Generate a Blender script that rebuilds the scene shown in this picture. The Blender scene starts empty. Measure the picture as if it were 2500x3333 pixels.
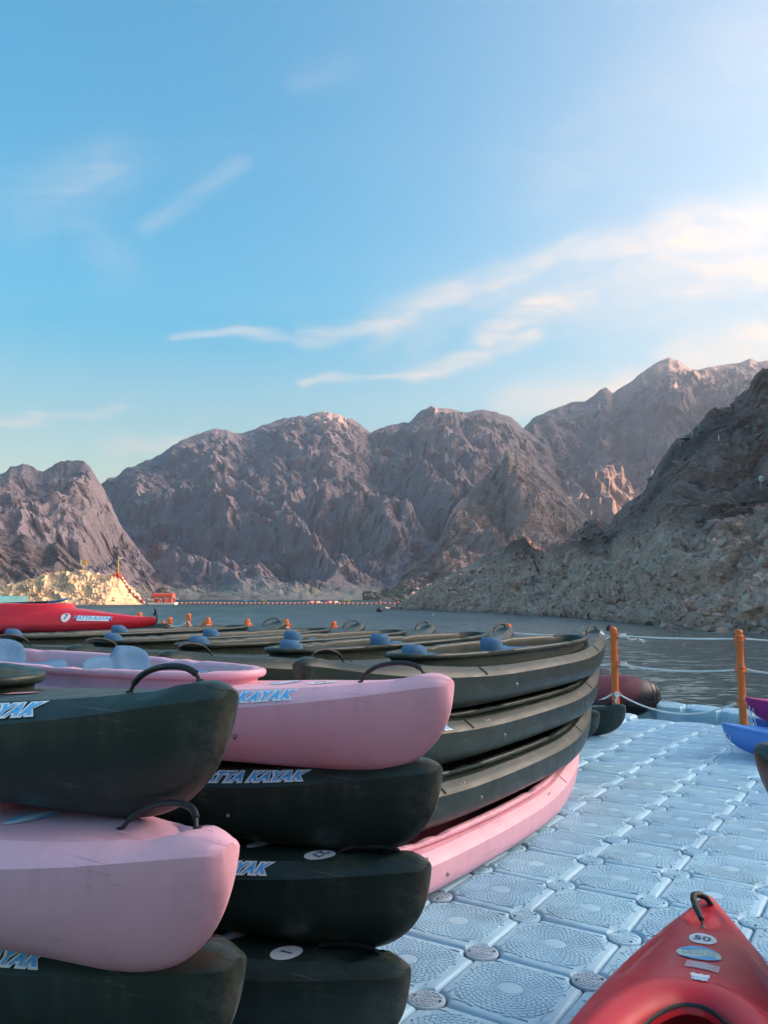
import bpy, bmesh, math, random
import numpy as np
from mathutils import Vector, Matrix

R = math.radians
random.seed(7)
rng = np.random.default_rng(11)
sc = bpy.context.scene
COL = sc.collection

# ------------------------------------------------------------------ camera
CAM_H = 1.58
PITCH = R(6.0)
FPX = 2650.0                       # focal length in pixels of the 2500 px wide photograph
cam_d = bpy.data.cameras.new('camera')
cam_d.sensor_fit = 'HORIZONTAL'
cam_d.sensor_width = 36.0
cam_d.lens = 36.0 * FPX / 2500.0
cam_d.clip_start = 0.05
cam_d.clip_end = 20000.0
cam = bpy.data.objects.new('camera', cam_d)
cam.location = (0, 0, CAM_H)
cam.rotation_euler = (R(90) + PITCH, 0, 0)
COL.objects.link(cam)
sc.camera = cam

def ray(u, v):
    a = (u - 1250.0) / FPX
    b = -(v - 1666.5) / FPX
    return np.array([a, math.cos(PITCH) - b * math.sin(PITCH), math.sin(PITCH) + b * math.cos(PITCH)])
def at(u, v, Y):                   # point on a pixel's ray at forward distance Y
    d = ray(u, v)
    return d * (Y / d[1]) + np.array([0, 0, CAM_H])
def on(u, v, z=0.0):               # point on a pixel's ray at height z
    d = ray(u, v)
    return d * ((z - CAM_H) / d[2]) + np.array([0, 0, CAM_H])
def pq(u, v):                      # a direction as (x/y, z/y)
    d = ray(u, v)
    return d[0] / d[1], d[2] / d[1]

# ------------------------------------------------------------------ light
SUN_AZ, SUN_EL = R(82), R(10)      # azimuth clockwise from the view direction (+Y)
sun_d = bpy.data.lights.new('sun', 'SUN')
sun_d.energy = 2.0
sun_d.angle = R(0.5)
sun_d.color = (1.0, 0.80, 0.58)
sun = bpy.data.objects.new('sun', sun_d)
sv = Vector((math.cos(SUN_EL) * math.sin(SUN_AZ), math.cos(SUN_EL) * math.cos(SUN_AZ), math.sin(SUN_EL)))
sun.rotation_euler = sv.to_track_quat('Z', 'Y').to_euler()
sun.location = (30, -10, 30)
COL.objects.link(sun)

world = bpy.data.worlds.new('World')
sc.world = world
world.use_nodes = True
wt = world.node_tree
wt.nodes.clear()

class NT:
    """small helper for wiring math nodes"""
    def __init__(self, tree): self.t = tree
    def n(self, typ, **kw):
        nd = self.t.nodes.new(typ)
        for k, v in kw.items(): setattr(nd, k, v)
        return nd
    def link(self, a, b): self.t.links.new(a, b)
    def put(self, sock, v):
        if isinstance(v, bpy.types.NodeSocket): self.t.links.new(v, sock)
        else: sock.default_value = v
    def m(self, op, a, b=0.0, c=0.0, clamp=False):
        nd = self.n('ShaderNodeMath', operation=op, use_clamp=clamp)
        for s, v in zip(nd.inputs, (a, b, c)): self.put(s, v)
        return nd.outputs[0]
    def xyz(self, v):
        nd = self.n('ShaderNodeSeparateXYZ'); self.link(v, nd.inputs[0]); return nd.outputs
    def vec(self, x, y, z):
        nd = self.n('ShaderNodeCombineXYZ')
        for s, v in zip(nd.inputs, (x, y, z)): self.put(s, v)
        return nd.outputs[0]
    def noise(self, vec, scale, detail=4.0, rough=0.55, dist=0.0, lac=2.0):
        nd = self.n('ShaderNodeTexNoise')
        if vec is not None: self.link(vec, nd.inputs['Vector'])
        for k, v in (('Scale', scale), ('Detail', detail), ('Roughness', rough), ('Distortion', dist), ('Lacunarity', lac)):
            self.put(nd.inputs[k], v)
        return nd.outputs['Fac']
    def voro(self, vec, scale, feature='F1', out='Distance', rnd=1.0):
        nd = self.n('ShaderNodeTexVoronoi', feature=feature)
        if vec is not None: self.link(vec, nd.inputs['Vector'])
        nd.inputs['Scale'].default_value = scale
        nd.inputs['Randomness'].default_value = rnd
        return nd.outputs[out]
    def map(self, v, a, b, c=0.0, d=1.0, smooth=False):
        nd = self.n('ShaderNodeMapRange', interpolation_type='SMOOTHSTEP' if smooth else 'LINEAR')
        for s, x in zip(nd.inputs, (v, a, b, c, d)): self.put(s, x)
        return nd.outputs[0]
    def mix(self, f, a, b, blend='MIX'):
        nd = self.n('ShaderNodeMix', data_type='RGBA', blend_type=blend)
        self.put(nd.inputs['Factor'], f)
        for s, v in ((nd.inputs['A'], a), (nd.inputs['B'], b)):
            ss = [x for x in nd.inputs if x.name == s.name and x.type == 'RGBA'][0]
            if isinstance(v, tuple) and len(v) == 3: v = (*v, 1.0)
            self.put(ss, v)
        return [o for o in nd.outputs if o.type == 'RGBA'][0]
    def ramp(self, f, stops):
        nd = self.n('ShaderNodeValToRGB')
        e = nd.color_ramp.elements
        while len(e) < len(stops): e.new(0.5)
        for el, (p, c) in zip(e, stops):
            el.position = p; el.color = (*c, 1.0)
        self.put(nd.inputs[0], f)
        return nd.outputs['Color']
    def bump(self, h, strength=0.3, dist=0.02, normal=None):
        nd = self.n('ShaderNodeBump')
        self.link(h, nd.inputs['Height'])
        nd.inputs['Strength'].default_value = strength
        nd.inputs['Distance'].default_value = dist
        if normal is not None: self.link(normal, nd.inputs['Normal'])
        return nd.outputs[0]
    def scalev(self, v, s):
        nd = self.n('ShaderNodeMapping'); self.link(v, nd.inputs['Vector'])
        nd.inputs['Scale'].default_value = s
        return nd.outputs[0]

SKY_STRENGTH = 0.088
def build_world():
    w = NT(wt)
    tc = w.n('ShaderNodeTexCoord')
    d = tc.outputs['Generated']
    x, y, z = w.xyz(d)
    sky = w.n('ShaderNodeTexSky', sky_type='NISHITA')
    sky.sun_disc = False
    sky.sun_elevation = SUN_EL
    sky.sun_rotation = SUN_AZ
    sky.altitude = 300.0
    sky.air_density = 1.15
    sky.dust_density = 1.6
    sky.ozone_density = 2.2
    hs = w.n('ShaderNodeHueSaturation')
    hs.inputs['Hue'].default_value = 0.496
    w.link(w.map(z, 0.02, 0.50, 1.45, 2.5), hs.inputs['Saturation'])      # the deep blue overhead pales towards the horizon
    w.link(w.map(z, 0.0, 0.35, 0.70, 1.0), hs.inputs['Value'])
    gm = w.n('ShaderNodeGamma'); gm.inputs['Gamma'].default_value = 0.75
    w.link(sky.outputs[0], gm.inputs['Color']); w.link(gm.outputs[0], hs.inputs['Color'])
    # cirrus: streaks of noise on a cloud sheet, gathered along a few drawn-out banks
    yy = w.m('MAXIMUM', y, 0.08)
    p = w.m('DIVIDE', x, yy)
    q = w.m('DIVIDE', z, yy)
    zz = w.m('ADD', w.m('MAXIMUM', z, 0.0), 0.12)
    sx = w.m('DIVIDE', x, zz)
    sy = w.m('DIVIDE', y, zz)
    sheet = w.vec(sx, sy, 0.0)
    wob = w.noise(sheet, 1.6, 3.0, 0.6)
    pw = w.vec(w.m('ADD', p, w.m('MULTIPLY', w.m('SUBTRACT', wob, 0.5), 0.13)), w.m('ADD', q, w.m('MULTIPLY', w.m('SUBTRACT', wob, 0.5), 0.10)), 0.0)
    px_, qx_, _ = w.xyz(pw)
    banks = [((2650, 680), (2150, 800), 85, 1.0), ((2650, 830), (2000, 930), 70, 0.95), ((2700, 760), (1900, 920), 150, 0.50), ((2150, 800), (1850, 830), 55, 0.8), ((1850, 820), (1500, 930), 48, 0.8), ((1500, 940), (1250, 1060), 52, 0.75), ((2000, 930), (1700, 1030), 52, 0.9), ((1700, 1030), (1580, 1110), 52, 0.8),
             ((1750, 900), (1350, 1040), 90, 0.35), ((1300, 1055), (1000, 1085), 26, 0.7), ((1000, 1085), (560, 1105), 14, 0.55), ((1720, 1100), (1560, 1160), 34, 0.6), ((1560, 1175), (1350, 1215), 28, 0.8), ((1350, 1215), (1000, 1240), 14, 0.65),
             ((2650, 1060), (2250, 1170), 80, 0.8), ((2300, 1215), (1650, 1320), 42, 0.75), ((400, 1325), (280, 1372), 17, 0.6), ((290, 1370), (-200, 1368), 13, 0.6), ((600, 1450), (330, 1480), 26, 0.5),
             ((330, 560), (130, 660), 95, 0.26), ((740, 560), (480, 740), 30, 0.22), ((230, 650), (400, 860), 60, 0.16), ((1150, 200), (1000, 260), 50, 0.10), ((2500, 100), (1800, 600), 160, 0.14)]
    tot = None
    for (u0, v0), (u1, v1), wd, st in banks:
        p0, q0 = pq(u0, v0); p1, q1 = pq(u1, v1)
        dx, dy = p1 - p0, q1 - q0
        L2 = dx * dx + dy * dy
        ax = w.m('SUBTRACT', px_, p0); ay = w.m('SUBTRACT', qx_, q0)
        t = w.m('DIVIDE', w.m('ADD', w.m('MULTIPLY', ax, dx), w.m('MULTIPLY', ay, dy)), L2, clamp=True)
        ex = w.m('SUBTRACT', ax, w.m('MULTIPLY', t, dx)); ey = w.m('SUBTRACT', ay, w.m('MULTIPLY', t, dy))
        r2 = w.m('ADD', w.m('MULTIPLY', ex, ex), w.m('MULTIPLY', ey, ey))
        s = wd * 1.2 / FPX
        g = w.m('MULTIPLY', w.m('EXPONENT', w.m('MULTIPLY', r2, -1.0 / (s * s))), st)
        tot = g if tot is None else w.m('MAXIMUM', tot, g)
    tot = w.m('MULTIPLY', tot, w.map(y, 0.05, 0.4, 0.0, 1.0))
    # a rotated, stretched noise gives the combed filaments
    rot = w.n('ShaderNodeMapping'); w.link(pw, rot.inputs['Vector'])
    rot.inputs['Rotation'].default_value = (0, 0, R(-20))
    rot.inputs['Scale'].default_value = (3.4, 13.0, 1.0)
    fil = w.noise(rot.outputs[0], 1.6, 9.0, 0.66, 1.4)
    fine = w.noise(pw, 9.0, 6.0, 0.6, 0.4)
    tex = w.m('MULTIPLY', w.map(fil, 0.30, 0.72, 0.0, 1.0, True), w.map(fine, 0.3, 0.7, 0.35, 1.15))
    cl = w.m('MULTIPLY', tot, w.m('ADD', w.m('MULTIPLY', tex, 0.85), 0.32))
    # thin veil everywhere, so the sky goes on alike outside the picture
    veil_rot = w.n('ShaderNodeMapping'); w.link(sheet, veil_rot.inputs['Vector'])
    veil_rot.inputs['Rotation'].default_value = (0, 0, R(35)); veil_rot.inputs['Scale'].default_value = (0.5, 1.6, 1.0)
    veil = w.map(w.noise(veil_rot.outputs[0], 1.1, 6.0, 0.6, 0.5), 0.45, 0.85, 0.0, 0.22, True)
    cl = w.m('MINIMUM', w.m('ADD', cl, w.m('MULTIPLY', veil, w.map(z, 0.0, 0.25, 0.3, 1.0))), 0.96)
    cl = w.m('MULTIPLY', cl, w.map(z, -0.02, 0.05, 0.0, 1.0))
    # cloud takes the light of the sky round it: brighter and creamier towards the sun
    sd = w.n('ShaderNodeVectorMath', operation='DOT_PRODUCT'); w.link(d, sd.inputs[0]); sd.inputs[1].default_value = tuple(sv)
    toward = w.map(sd.outputs['Value'], -0.25, 0.5, 0.0, 1.0)
    ccol = w.mix(toward, CLOUD_COOL, CLOUD_WARM)
    glow = w.map(sd.outputs['Value'], 0.0, 0.95, 0.0, 1.0)
    glow = w.m('MULTIPLY', w.m('MULTIPLY', glow, glow), w.map(z, 0.0, 0.9, 1.0, 0.55))
    boost = w.map(sd.outputs['Value'], 0.66, 0.98, 1.0, 18.0, True)      # the aureole round the sun, strengthened to light the foreground
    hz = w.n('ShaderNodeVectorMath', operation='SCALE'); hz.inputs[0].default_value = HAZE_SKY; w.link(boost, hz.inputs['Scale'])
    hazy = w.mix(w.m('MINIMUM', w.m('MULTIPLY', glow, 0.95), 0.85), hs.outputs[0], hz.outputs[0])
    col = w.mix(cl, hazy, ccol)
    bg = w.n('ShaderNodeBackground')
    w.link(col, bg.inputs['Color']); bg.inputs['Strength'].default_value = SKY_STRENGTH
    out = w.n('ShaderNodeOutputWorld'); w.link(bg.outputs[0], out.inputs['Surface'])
CLOUD_COOL = (1.35, 1.62, 1.85)
CLOUD_WARM = (1.78, 1.78, 1.74)
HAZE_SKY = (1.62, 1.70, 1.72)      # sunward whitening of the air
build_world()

sc.view_settings.view_transform = 'Standard'
sc.view_settings.look = 'None'
sc.view_settings.gamma = 1.0
sc.view_settings.exposure = 2.72
sc.view_settings.use_white_balance = True          # camera balanced for the open shade
sc.view_settings.white_balance_temperature = 9000
sc.view_settings.white_balance_tint = 26
sc.cycles.max_bounces = 8
sc.cycles.diffuse_bounces = 3
sc.cycles.glossy_bounces = 3
sc.cycles.transmission_bounces = 4
sc.cycles.volume_bounces = 0
sc.cycles.caustics_reflective = False
sc.cycles.caustics_refractive = False

# ------------------------------------------------------------------ materials
MATS = {}
def principled(name):
    m = bpy.data.materials.new(name)
    m.use_nodes = True
    t = m.node_tree
    b = t.nodes['Principled BSDF']
    MATS[name] = m
    return m, NT(t), b
def geo_pos(w):
    return w.n('ShaderNodeNewGeometry').outputs['Position']
def obj_co(w):
    return w.n('ShaderNodeTexCoord').outputs['Object']

def plastic(name, col, rough=0.38, scuff=0.12, scuff_col=(0.35, 0.35, 0.35), bump=0.06, speck=0.0, speck_col=(1, 1, 1), stain=0.25, wear=0.0, vary=0.0, scratch=0.0, spec=0.5):
    """rotomoulded polyethylene: even colour, fine orange peel, faint lengthwise scratches and dust"""
    m, w, b = principled(name)
    co = obj_co(w)
    rnd = w.n('ShaderNodeObjectInfo').outputs['Random']
    big = w.noise(co, 2.3, 5.0, 0.6)
    base = w.mix(w.map(big, 0.3, 0.75, 0.0, stain), col, tuple(c * 0.62 for c in col))
    scr = w.noise(w.scalev(co, (5.0, 30.0, 120.0)), 1.6, 3.0, 0.65, 0.3)
    patch = w.noise(co, 6.0, 4.0, 0.6)
    f = w.m('MULTIPLY', w.map(scr, 0.62, 0.74, 0.0, 1.0), w.map(patch, 0.45, 0.7, 0.0, 1.0))
    f = w.m('MULTIPLY', f, scuff * 1.6)
    base = w.mix(f, base, scuff_col)
    dust = w.m('MULTIPLY', w.map(w.noise(co, 14.0, 8.0, 0.75), 0.48, 0.8, 0.0, 1.0), scuff * 0.55)
    base = w.mix(dust, base, scuff_col)
    if speck > 0:
        sp = w.voro(co, 260.0)
        base = w.mix(w.m('MULTIPLY', w.map(w.noise(co, 330.0, 2.0, 0.5), 0.5, 0.62, 0.0, 1.0), speck), base, speck_col)
    if scratch > 0:     # long drag marks and dried runs
        l1 = w.map(w.noise(w.scalev(co, (1.3, 40.0, 55.0)), 1.0, 3.0, 0.6, 0.5), 0.60, 0.66, 0.0, 1.0)
        l2 = w.map(w.noise(w.scalev(co, (4.0, 25.0, 90.0)), 1.0, 3.0, 0.6, 1.2), 0.62, 0.66, 0.0, 1.0)
        pm = w.map(w.noise(co, 3.1, 4.0, 0.6), 0.46, 0.60, 0.0, 1.0)
        run = w.m('MULTIPLY', w.map(w.noise(w.scalev(co, (9.0, 9.0, 0.7)), 1.0, 4.0, 0.6), 0.52, 0.72, 0.0, 0.45), w.map(w.noise(co, 1.7, 3.0, 0.5), 0.4, 0.6, 0.0, 1.0))
        k = w.m('ADD', w.m('MULTIPLY', w.m('MAXIMUM', l1, l2), pm), run, clamp=True)
        base = w.mix(w.m('MULTIPLY', k, scratch), base, scuff_col)
    if vary > 0:        # blocks bleached and soiled unequally
        tone = w.map(rnd, 0.0, 1.0, 0.0, vary)
        base = w.mix(tone, base, tuple(min(1.0, c * f) for c, f in zip(col, (0.66, 0.76, 0.86))))
        gp = geo_pos(w)
        soil = w.m('MULTIPLY', w.map(w.noise(gp, 1.3, 6.0, 0.65), 0.50, 0.72, 0.0, 0.55), w.map(w.noise(gp, 9.0, 5.0, 0.7), 0.35, 0.65, 0.2, 1.0))
        base = w.mix(soil, base, (0.18, 0.23, 0.27))
    if wear > 0:        # rubbed stem and keel
        x, y, z = w.xyz(co)
        e = w.m('ADD', w.map(w.m('ABSOLUTE', x), 2.20, 2.37, 0.0, 1.0, True), w.map(z, 0.07, 0.0, 0.0, 0.5))
        e = w.m('MULTIPLY', w.m('MULTIPLY', e, w.map(z, 0.36, 0.26, 0.15, 1.0)), w.map(w.noise(co, 22.0, 8.0, 0.75), 0.38, 0.68, 0.0, 1.0))
        base = w.mix(w.m('MULTIPLY', e, wear), base, scuff_col)
    w.link(base, b.inputs['Base Color'])
    rr = w.map(w.noise(co, 9.0, 5.0, 0.65), 0.3, 0.75, rough - 0.06, rough + 0.16)
    w.link(rr, b.inputs['Roughness'])
    b.inputs['IOR'].default_value = 1.5
    b.inputs['Specular IOR Level'].default_value = spec
    if bump > 0:
        nb = w.bump(w.noise(co, 210.0, 2.0, 0.5), bump, 0.004)
        nb = w.bump(w.noise(co, 5.0, 3.0, 0.5), bump * 0.9, 0.02, nb)
        w.link(nb, b.inputs['Normal'])
    return m

plastic('green_plastic', (0.017, 0.033, 0.027), 0.36, 0.10, (0.15, 0.145, 0.125), wear=0.9, scratch=0.40, spec=0.40)
plastic('pink_plastic', (0.94, 0.45, 0.54), 0.42, 0.16, (0.40, 0.15, 0.20), 0.07, 0.10, (0.85, 0.6, 0.65), wear=0.4, scratch=0.36)
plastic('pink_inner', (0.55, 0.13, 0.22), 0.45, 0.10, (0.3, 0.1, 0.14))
plastic('red_plastic', (0.85, 0.024, 0.038), 0.33, 0.08, (0.78, 0.22, 0.25), 0.05, scratch=0.16)
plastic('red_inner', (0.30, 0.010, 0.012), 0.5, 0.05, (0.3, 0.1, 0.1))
plastic('turquoise_plastic', (0.22, 0.55, 0.50), 0.4, 0.08, (0.5, 0.7, 0.68))
plastic('blue_plastic', (0.012, 0.27, 0.72), 0.32, 0.08, (0.2, 0.4, 0.6))
plastic('blue_plastic_dark', (0.006, 0.17, 0.58), 0.32, 0.08, (0.2, 0.4, 0.6))
plastic('magenta_plastic', (0.55, 0.012, 0.17), 0.34, 0.08, (0.6, 0.25, 0.4))
plastic('seat_foam', (0.035, 0.16, 0.30), 0.75, 0.10, (0.4, 0.5, 0.55), 0.10, 0.55, (0.12, 0.30, 0.46), 0.15)
plastic('dock_plastic', (0.40, 0.71, 0.84), 0.42, 0.22, (0.45, 0.47, 0.48), 0.05, 0, (1, 1, 1), 0.18, vary=0.55)
plastic('dock_plastic_grey', (0.38, 0.52, 0.62), 0.5, 0.22, (0.36, 0.44, 0.50), 0.06)
plastic('black_rubber', (0.012, 0.013, 0.015), 0.5, 0.18, (0.12, 0.12, 0.12), 0.10)
plastic('orange_plastic', (0.95, 0.155, 0.03), 0.40, 0.15, (0.5, 0.22, 0.12), 0.05)
plastic('maroon_rubber', (0.13, 0.008, 0.028), 0.45, 0.16, (0.3, 0.2, 0.2), 0.06)
plastic('boat_rubber', (0.014, 0.018, 0.026), 0.42, 0.20, (0.16, 0.16, 0.17), 0.06)
plastic('red_float', (0.62, 0.07, 0.035), 0.5, 0.1, (0.6, 0.3, 0.25), 0.0)
plastic('white_float', (0.75, 0.66, 0.6), 0.5, 0.1, (0.5, 0.45, 0.4), 0.0)
plastic('yellow_paint', (0.75, 0.42, 0.03), 0.5, 0.1, (0.4, 0.3, 0.1), 0.0)
plastic('white_paint', (0.72, 0.72, 0.70), 0.5, 0.1, (0.4, 0.4, 0.4), 0.0)
plastic('lamp_white', (0.72, 0.73, 0.74), 0.4, 0.1, (0.4, 0.4, 0.4), 0.0)

def flat(name, col, rough=0.5, metal=0.0, var=0.10):
    m, w, b = principled(name)
    n = w.noise(obj_co(w), 30.0, 4.0, 0.6)
    w.link(w.mix(w.map(n, 0.35, 0.7, 0.0, var), col, tuple(c * 0.6 for c in col)), b.inputs['Base Color'])
    b.inputs['Roughness'].default_value = rough
    b.inputs['Metallic'].default_value = metal
    return m
flat('decal_white', (0.86, 0.87, 0.88), 0.45)
flat('decal_blue', (0.005, 0.48, 0.88), 0.45, 0, 0.05)
flat('decal_navy', (0.015, 0.035, 0.12), 0.45, 0, 0.05)
flat('decal_pale_blue', (0.34, 0.62, 0.80), 0.45)
flat('decal_cream', (0.72, 0.76, 0.55), 0.45)
flat('decal_pink', (0.72, 0.28, 0.30), 0.4)
flat('decal_faded', (0.70, 0.36, 0.40), 0.4)
flat('bolt_steel', (0.26, 0.25, 0.24), 0.38, 0.9, 0.3)
flat('dark_hole', (0.008, 0.010, 0.014), 0.7)
flat('galvanised', (0.40, 0.41, 0.42), 0.45, 0.6, 0.3)
flat('wood_stain', (0.12, 0.06, 0.03), 0.8, 0, 0.4)

def rope_mat():
    m, w, b = principled('rope')
    co = obj_co(w)
    wv = w.n('ShaderNodeTexWave', wave_type='BANDS', bands_direction='DIAGONAL')
    w.link(co, wv.inputs['Vector']); wv.inputs['Scale'].default_value = 38.0; wv.inputs['Distortion'].default_value = 1.0
    w.link(w.mix(w.map(w.noise(co, 12, 4), 0.35, 0.7, 0, 0.5), (0.80, 0.80, 0.78), (0.58, 0.56, 0.52)), b.inputs['Base Color'])
    b.inputs['Roughness'].default_value = 0.85
    w.link(w.bump(wv.outputs['Fac'], 0.5, 0.004), b.inputs['Normal'])
rope_mat()

LINE_Z = 6.6                       # the old water line on the rock
WATER_Z = -0.34
def rock(name, dark, dark2, pale, pale2, fine, line=LINE_Z, accent=None, bstr=0.6, bdist=1.0, soft=1.3, blotch=0.5):
    """bare rock: weathered brown above the old water line, bleached below it"""
    m, w, b = principled(name)
    co = geo_pos(w)
    x, y, z = w.xyz(co)
    n1 = w.noise(co, 0.45 * fine, 8.0, 0.65, 0.4)
    n2 = w.noise(w.scalev(co, (1, 1, 2.2)), 1.7 * fine, 8.0, 0.7)
    n3 = w.noise(co, 0.08 * fine, 5.0, 0.55)
    cr = w.voro(w.scalev(co, (1.0, 1.0, 1.9)), 0.9 * fine, 'DISTANCE_TO_EDGE')
    up = w.mix(w.map(n1, 0.35, 0.68, 0, 1), dark, dark2)
    if accent:
        up = w.mix(w.map(n3, 0.52, 0.66, 0, 0.75), up, accent)
    up = w.mix(w.map(n2, 0.55, 0.78, 0, 0.55), up, tuple(min(1, c * 1.75) for c in dark2))
    lo = w.mix(w.map(n1, 0.38, 0.66, 0, 1), pale, pale2)
    lo = w.mix(w.map(n2, 0.55, 0.75, 0, 0.6), lo, tuple(min(1, c * 1.45) for c in pale))
    lo = w.mix(w.map(w.noise(co, 0.22 * fine, 6.0, 0.6, 0.8), 0.54, 0.66, 0, 0.65), lo, tuple(c * f for c, f in zip(pale2, (0.80, 0.55, 0.42))))
    blot = w.map(w.noise(w.scalev(co, (1.0, 1.0, 1.8)), 1.1 * fine, 6.0, 0.7, 0.6), 0.52, 0.66, 0, blotch)
    lo = w.mix(blot, lo, tuple(c * 0.42 for c in pale2))
    up = w.mix(w.m('MULTIPLY', blot, 0.7), up, tuple(c * 0.5 for c in dark))
    edge = w.m('ADD', z, w.m('MULTIPLY', w.m('SUBTRACT', n3, 0.5), 4.5 * soft))
    edge = w.m('ADD', edge, w.m('MULTIPLY', w.m('SUBTRACT', n1, 0.5), 2.0))
    f = w.map(edge, line - soft, line + soft, 0.0, 1.0, True)
    col = w.mix(f, lo, up)
    # a wet dark rim at the water
    wet = w.map(w.m('ADD', z, w.m('MULTIPLY', n1, 0.35)), WATER_Z + 0.15, WATER_Z + 0.75, 0.55, 0.0)
    col = w.mix(wet, col, tuple(c * 0.4 for c in pale2))
    w.link(col, b.inputs['Base Color'])
    b.inputs['Roughness'].default_value = 0.92
    b.inputs['Specular IOR Level'].default_value = 0.2
    h = w.m('ADD', w.m('MULTIPLY', n2, 0.6), w.m('ADD', n1, w.map(cr, 0.0, 0.12, 0.0, 0.12)))
    w.link(w.bump(h, bstr, bdist), b.inputs['Normal'])
    return m
rock('hill_rock', (0.28, 0.16, 0.145), (0.44, 0.255, 0.23), (0.78, 0.49, 0.42), (0.56, 0.33, 0.275), 1.0, line=6.8, soft=1.7, accent=(0.12, 0.085, 0.084), bstr=0.9, bdist=0.35, blotch=0.7)
rock('island_rock', (0.46, 0.325, 0.225), (0.52, 0.37, 0.25), (0.54, 0.385, 0.265), (0.45, 0.315, 0.215), 0.9, line=60.0, bstr=0.8, bdist=0.4, blotch=0.15)
MT = dict(dark=(0.285, 0.212, 0.222), dark2=(0.375, 0.282, 0.292), pale=(0.36, 0.31, 0.275), pale2=(0.30, 0.25, 0.215))
rock('mountain_rock', fine=0.055, line=11.0, soft=3.0, accent=(0.25, 0.195, 0.21), bstr=0.6, bdist=7.0, blotch=0.35, **MT)
rock('mountain_rock_warm', (0.33, 0.235, 0.225), (0.46, 0.33, 0.31), MT['pale'], MT['pale2'], 0.07, line=11.0, soft=3.0, accent=(0.28, 0.20, 0.185), bstr=0.9, bdist=7.0)
rock('foothill_rock', (0.16, 0.115, 0.115), (0.24, 0.175, 0.17), MT['pale'], MT['pale2'], 0.12, line=11.0, soft=2.0, bstr=0.9, bdist=4.0)

def water_mat():
    m, w, b = principled('lake_water')
    co = geo_pos(w)
    b.inputs['Base Color'].default_value = (0.065, 0.110, 0.115, 1)
    b.inputs['Roughness'].default_value = 0.05
    b.inputs['IOR'].default_value = 1.333
    def slopes(sc_, scale, detail, amp):
        nd = w.n('ShaderNodeTexNoise'); w.link(w.scalev(co, sc_), nd.inputs['Vector'])
        nd.inputs['Scale'].default_value = scale; nd.inputs['Detail'].default_value = detail; nd.inputs['Roughness'].default_value = 0.55; nd.inputs['Distortion'].default_value = 0.3
        x, y, z = w.xyz(nd.outputs['Color'])
        return w.m('MULTIPLY', w.m('SUBTRACT', x, 0.5), amp * 0.7), w.m('MULTIPLY', w.m('SUBTRACT', y, 0.5), amp)
    _, yw, _ = w.xyz(co)
    gust = w.m('MULTIPLY', w.map(w.noise(w.scalev(co, (0.5, 0.2, 1)), 0.05, 3.0, 0.5), 0.35, 0.65, 0.75, 1.2), w.map(yw, 40.0, 160.0, 0.6, 3.4))   # more wind out on the open lake
    x1, y1 = slopes((0.5, 1.2, 1.0), 0.7, 2.0, 0.75)
    x2, y2 = slopes((0.7, 1.8, 1.0), 2.4, 3.0, 1.0)
    x3, y3 = slopes((1.0, 1.6, 1.0), 9.0, 2.0, 0.35)
    nx = w.m('MULTIPLY', w.m('ADD', x1, w.m('ADD', x2, x3)), gust)
    yt = w.m('MULTIPLY', w.m('ADD', y1, w.m('ADD', y2, y3)), gust)
    # wind waves rolling in, their steep side this way: mostly slack water, here and there a sharp little face
    ny = w.m('SUBTRACT', w.m('MULTIPLY', w.m('MULTIPLY', yt, yt), -14.0), w.map(yw, 50.0, 190.0, 0.03, 0.15))
    nv = w.n('ShaderNodeVectorMath', operation='NORMALIZE'); w.link(w.vec(nx, ny, 1.0), nv.inputs[0])
    w.link(nv.outputs[0], b.inputs['Normal'])
water_mat()

# ------------------------------------------------------------------ mesh helpers
def mesh_of(name, verts, faces, mats, smooth=True, sharp=35.0, mat_idx=None):
    me = bpy.data.meshes.new(name)
    me.from_pydata([tuple(map(float, v)) for v in verts], [], [tuple(f) for f in faces])
    if isinstance(mats, str): mats = [mats]
    for k in mats: me.materials.append(MATS[k])
    if smooth:
        me.polygons.foreach_set('use_smooth', [True] * len(me.polygons))
    if mat_idx is not None:
        me.polygons.foreach_set('material_index', list(mat_idx))
    me.update()
    if smooth and sharp < 180: me.set_sharp_from_angle(angle=R(sharp))
    return me
def add(name, me, parent=None, loc=None, rot=None, label=None, cat=None, group=None, kind=None):
    o = bpy.data.objects.new(name, me)
    COL.objects.link(o)
    if parent is not None: o.parent = parent
    if loc is not None: o.location = tuple(map(float, loc))
    if rot is not None: o.rotation_euler = rot
    for k, v in (('label', label), ('category', cat), ('group', group), ('kind', kind)):
        if v: o[k] = v
    return o
def grid_faces(n, m, close_m=False, flip=False, off=0):
    fs = []
    for i in range(n - 1):
        for j in range(m if close_m else m - 1):
            a = off + i * m + j; b_ = off + i * m + (j + 1) % m
            c = off + (i + 1) * m + (j + 1) % m; d = off + (i + 1) * m + j
            fs.append((a, d, c, b_) if flip else (a, b_, c, d))
    return fs
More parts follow.
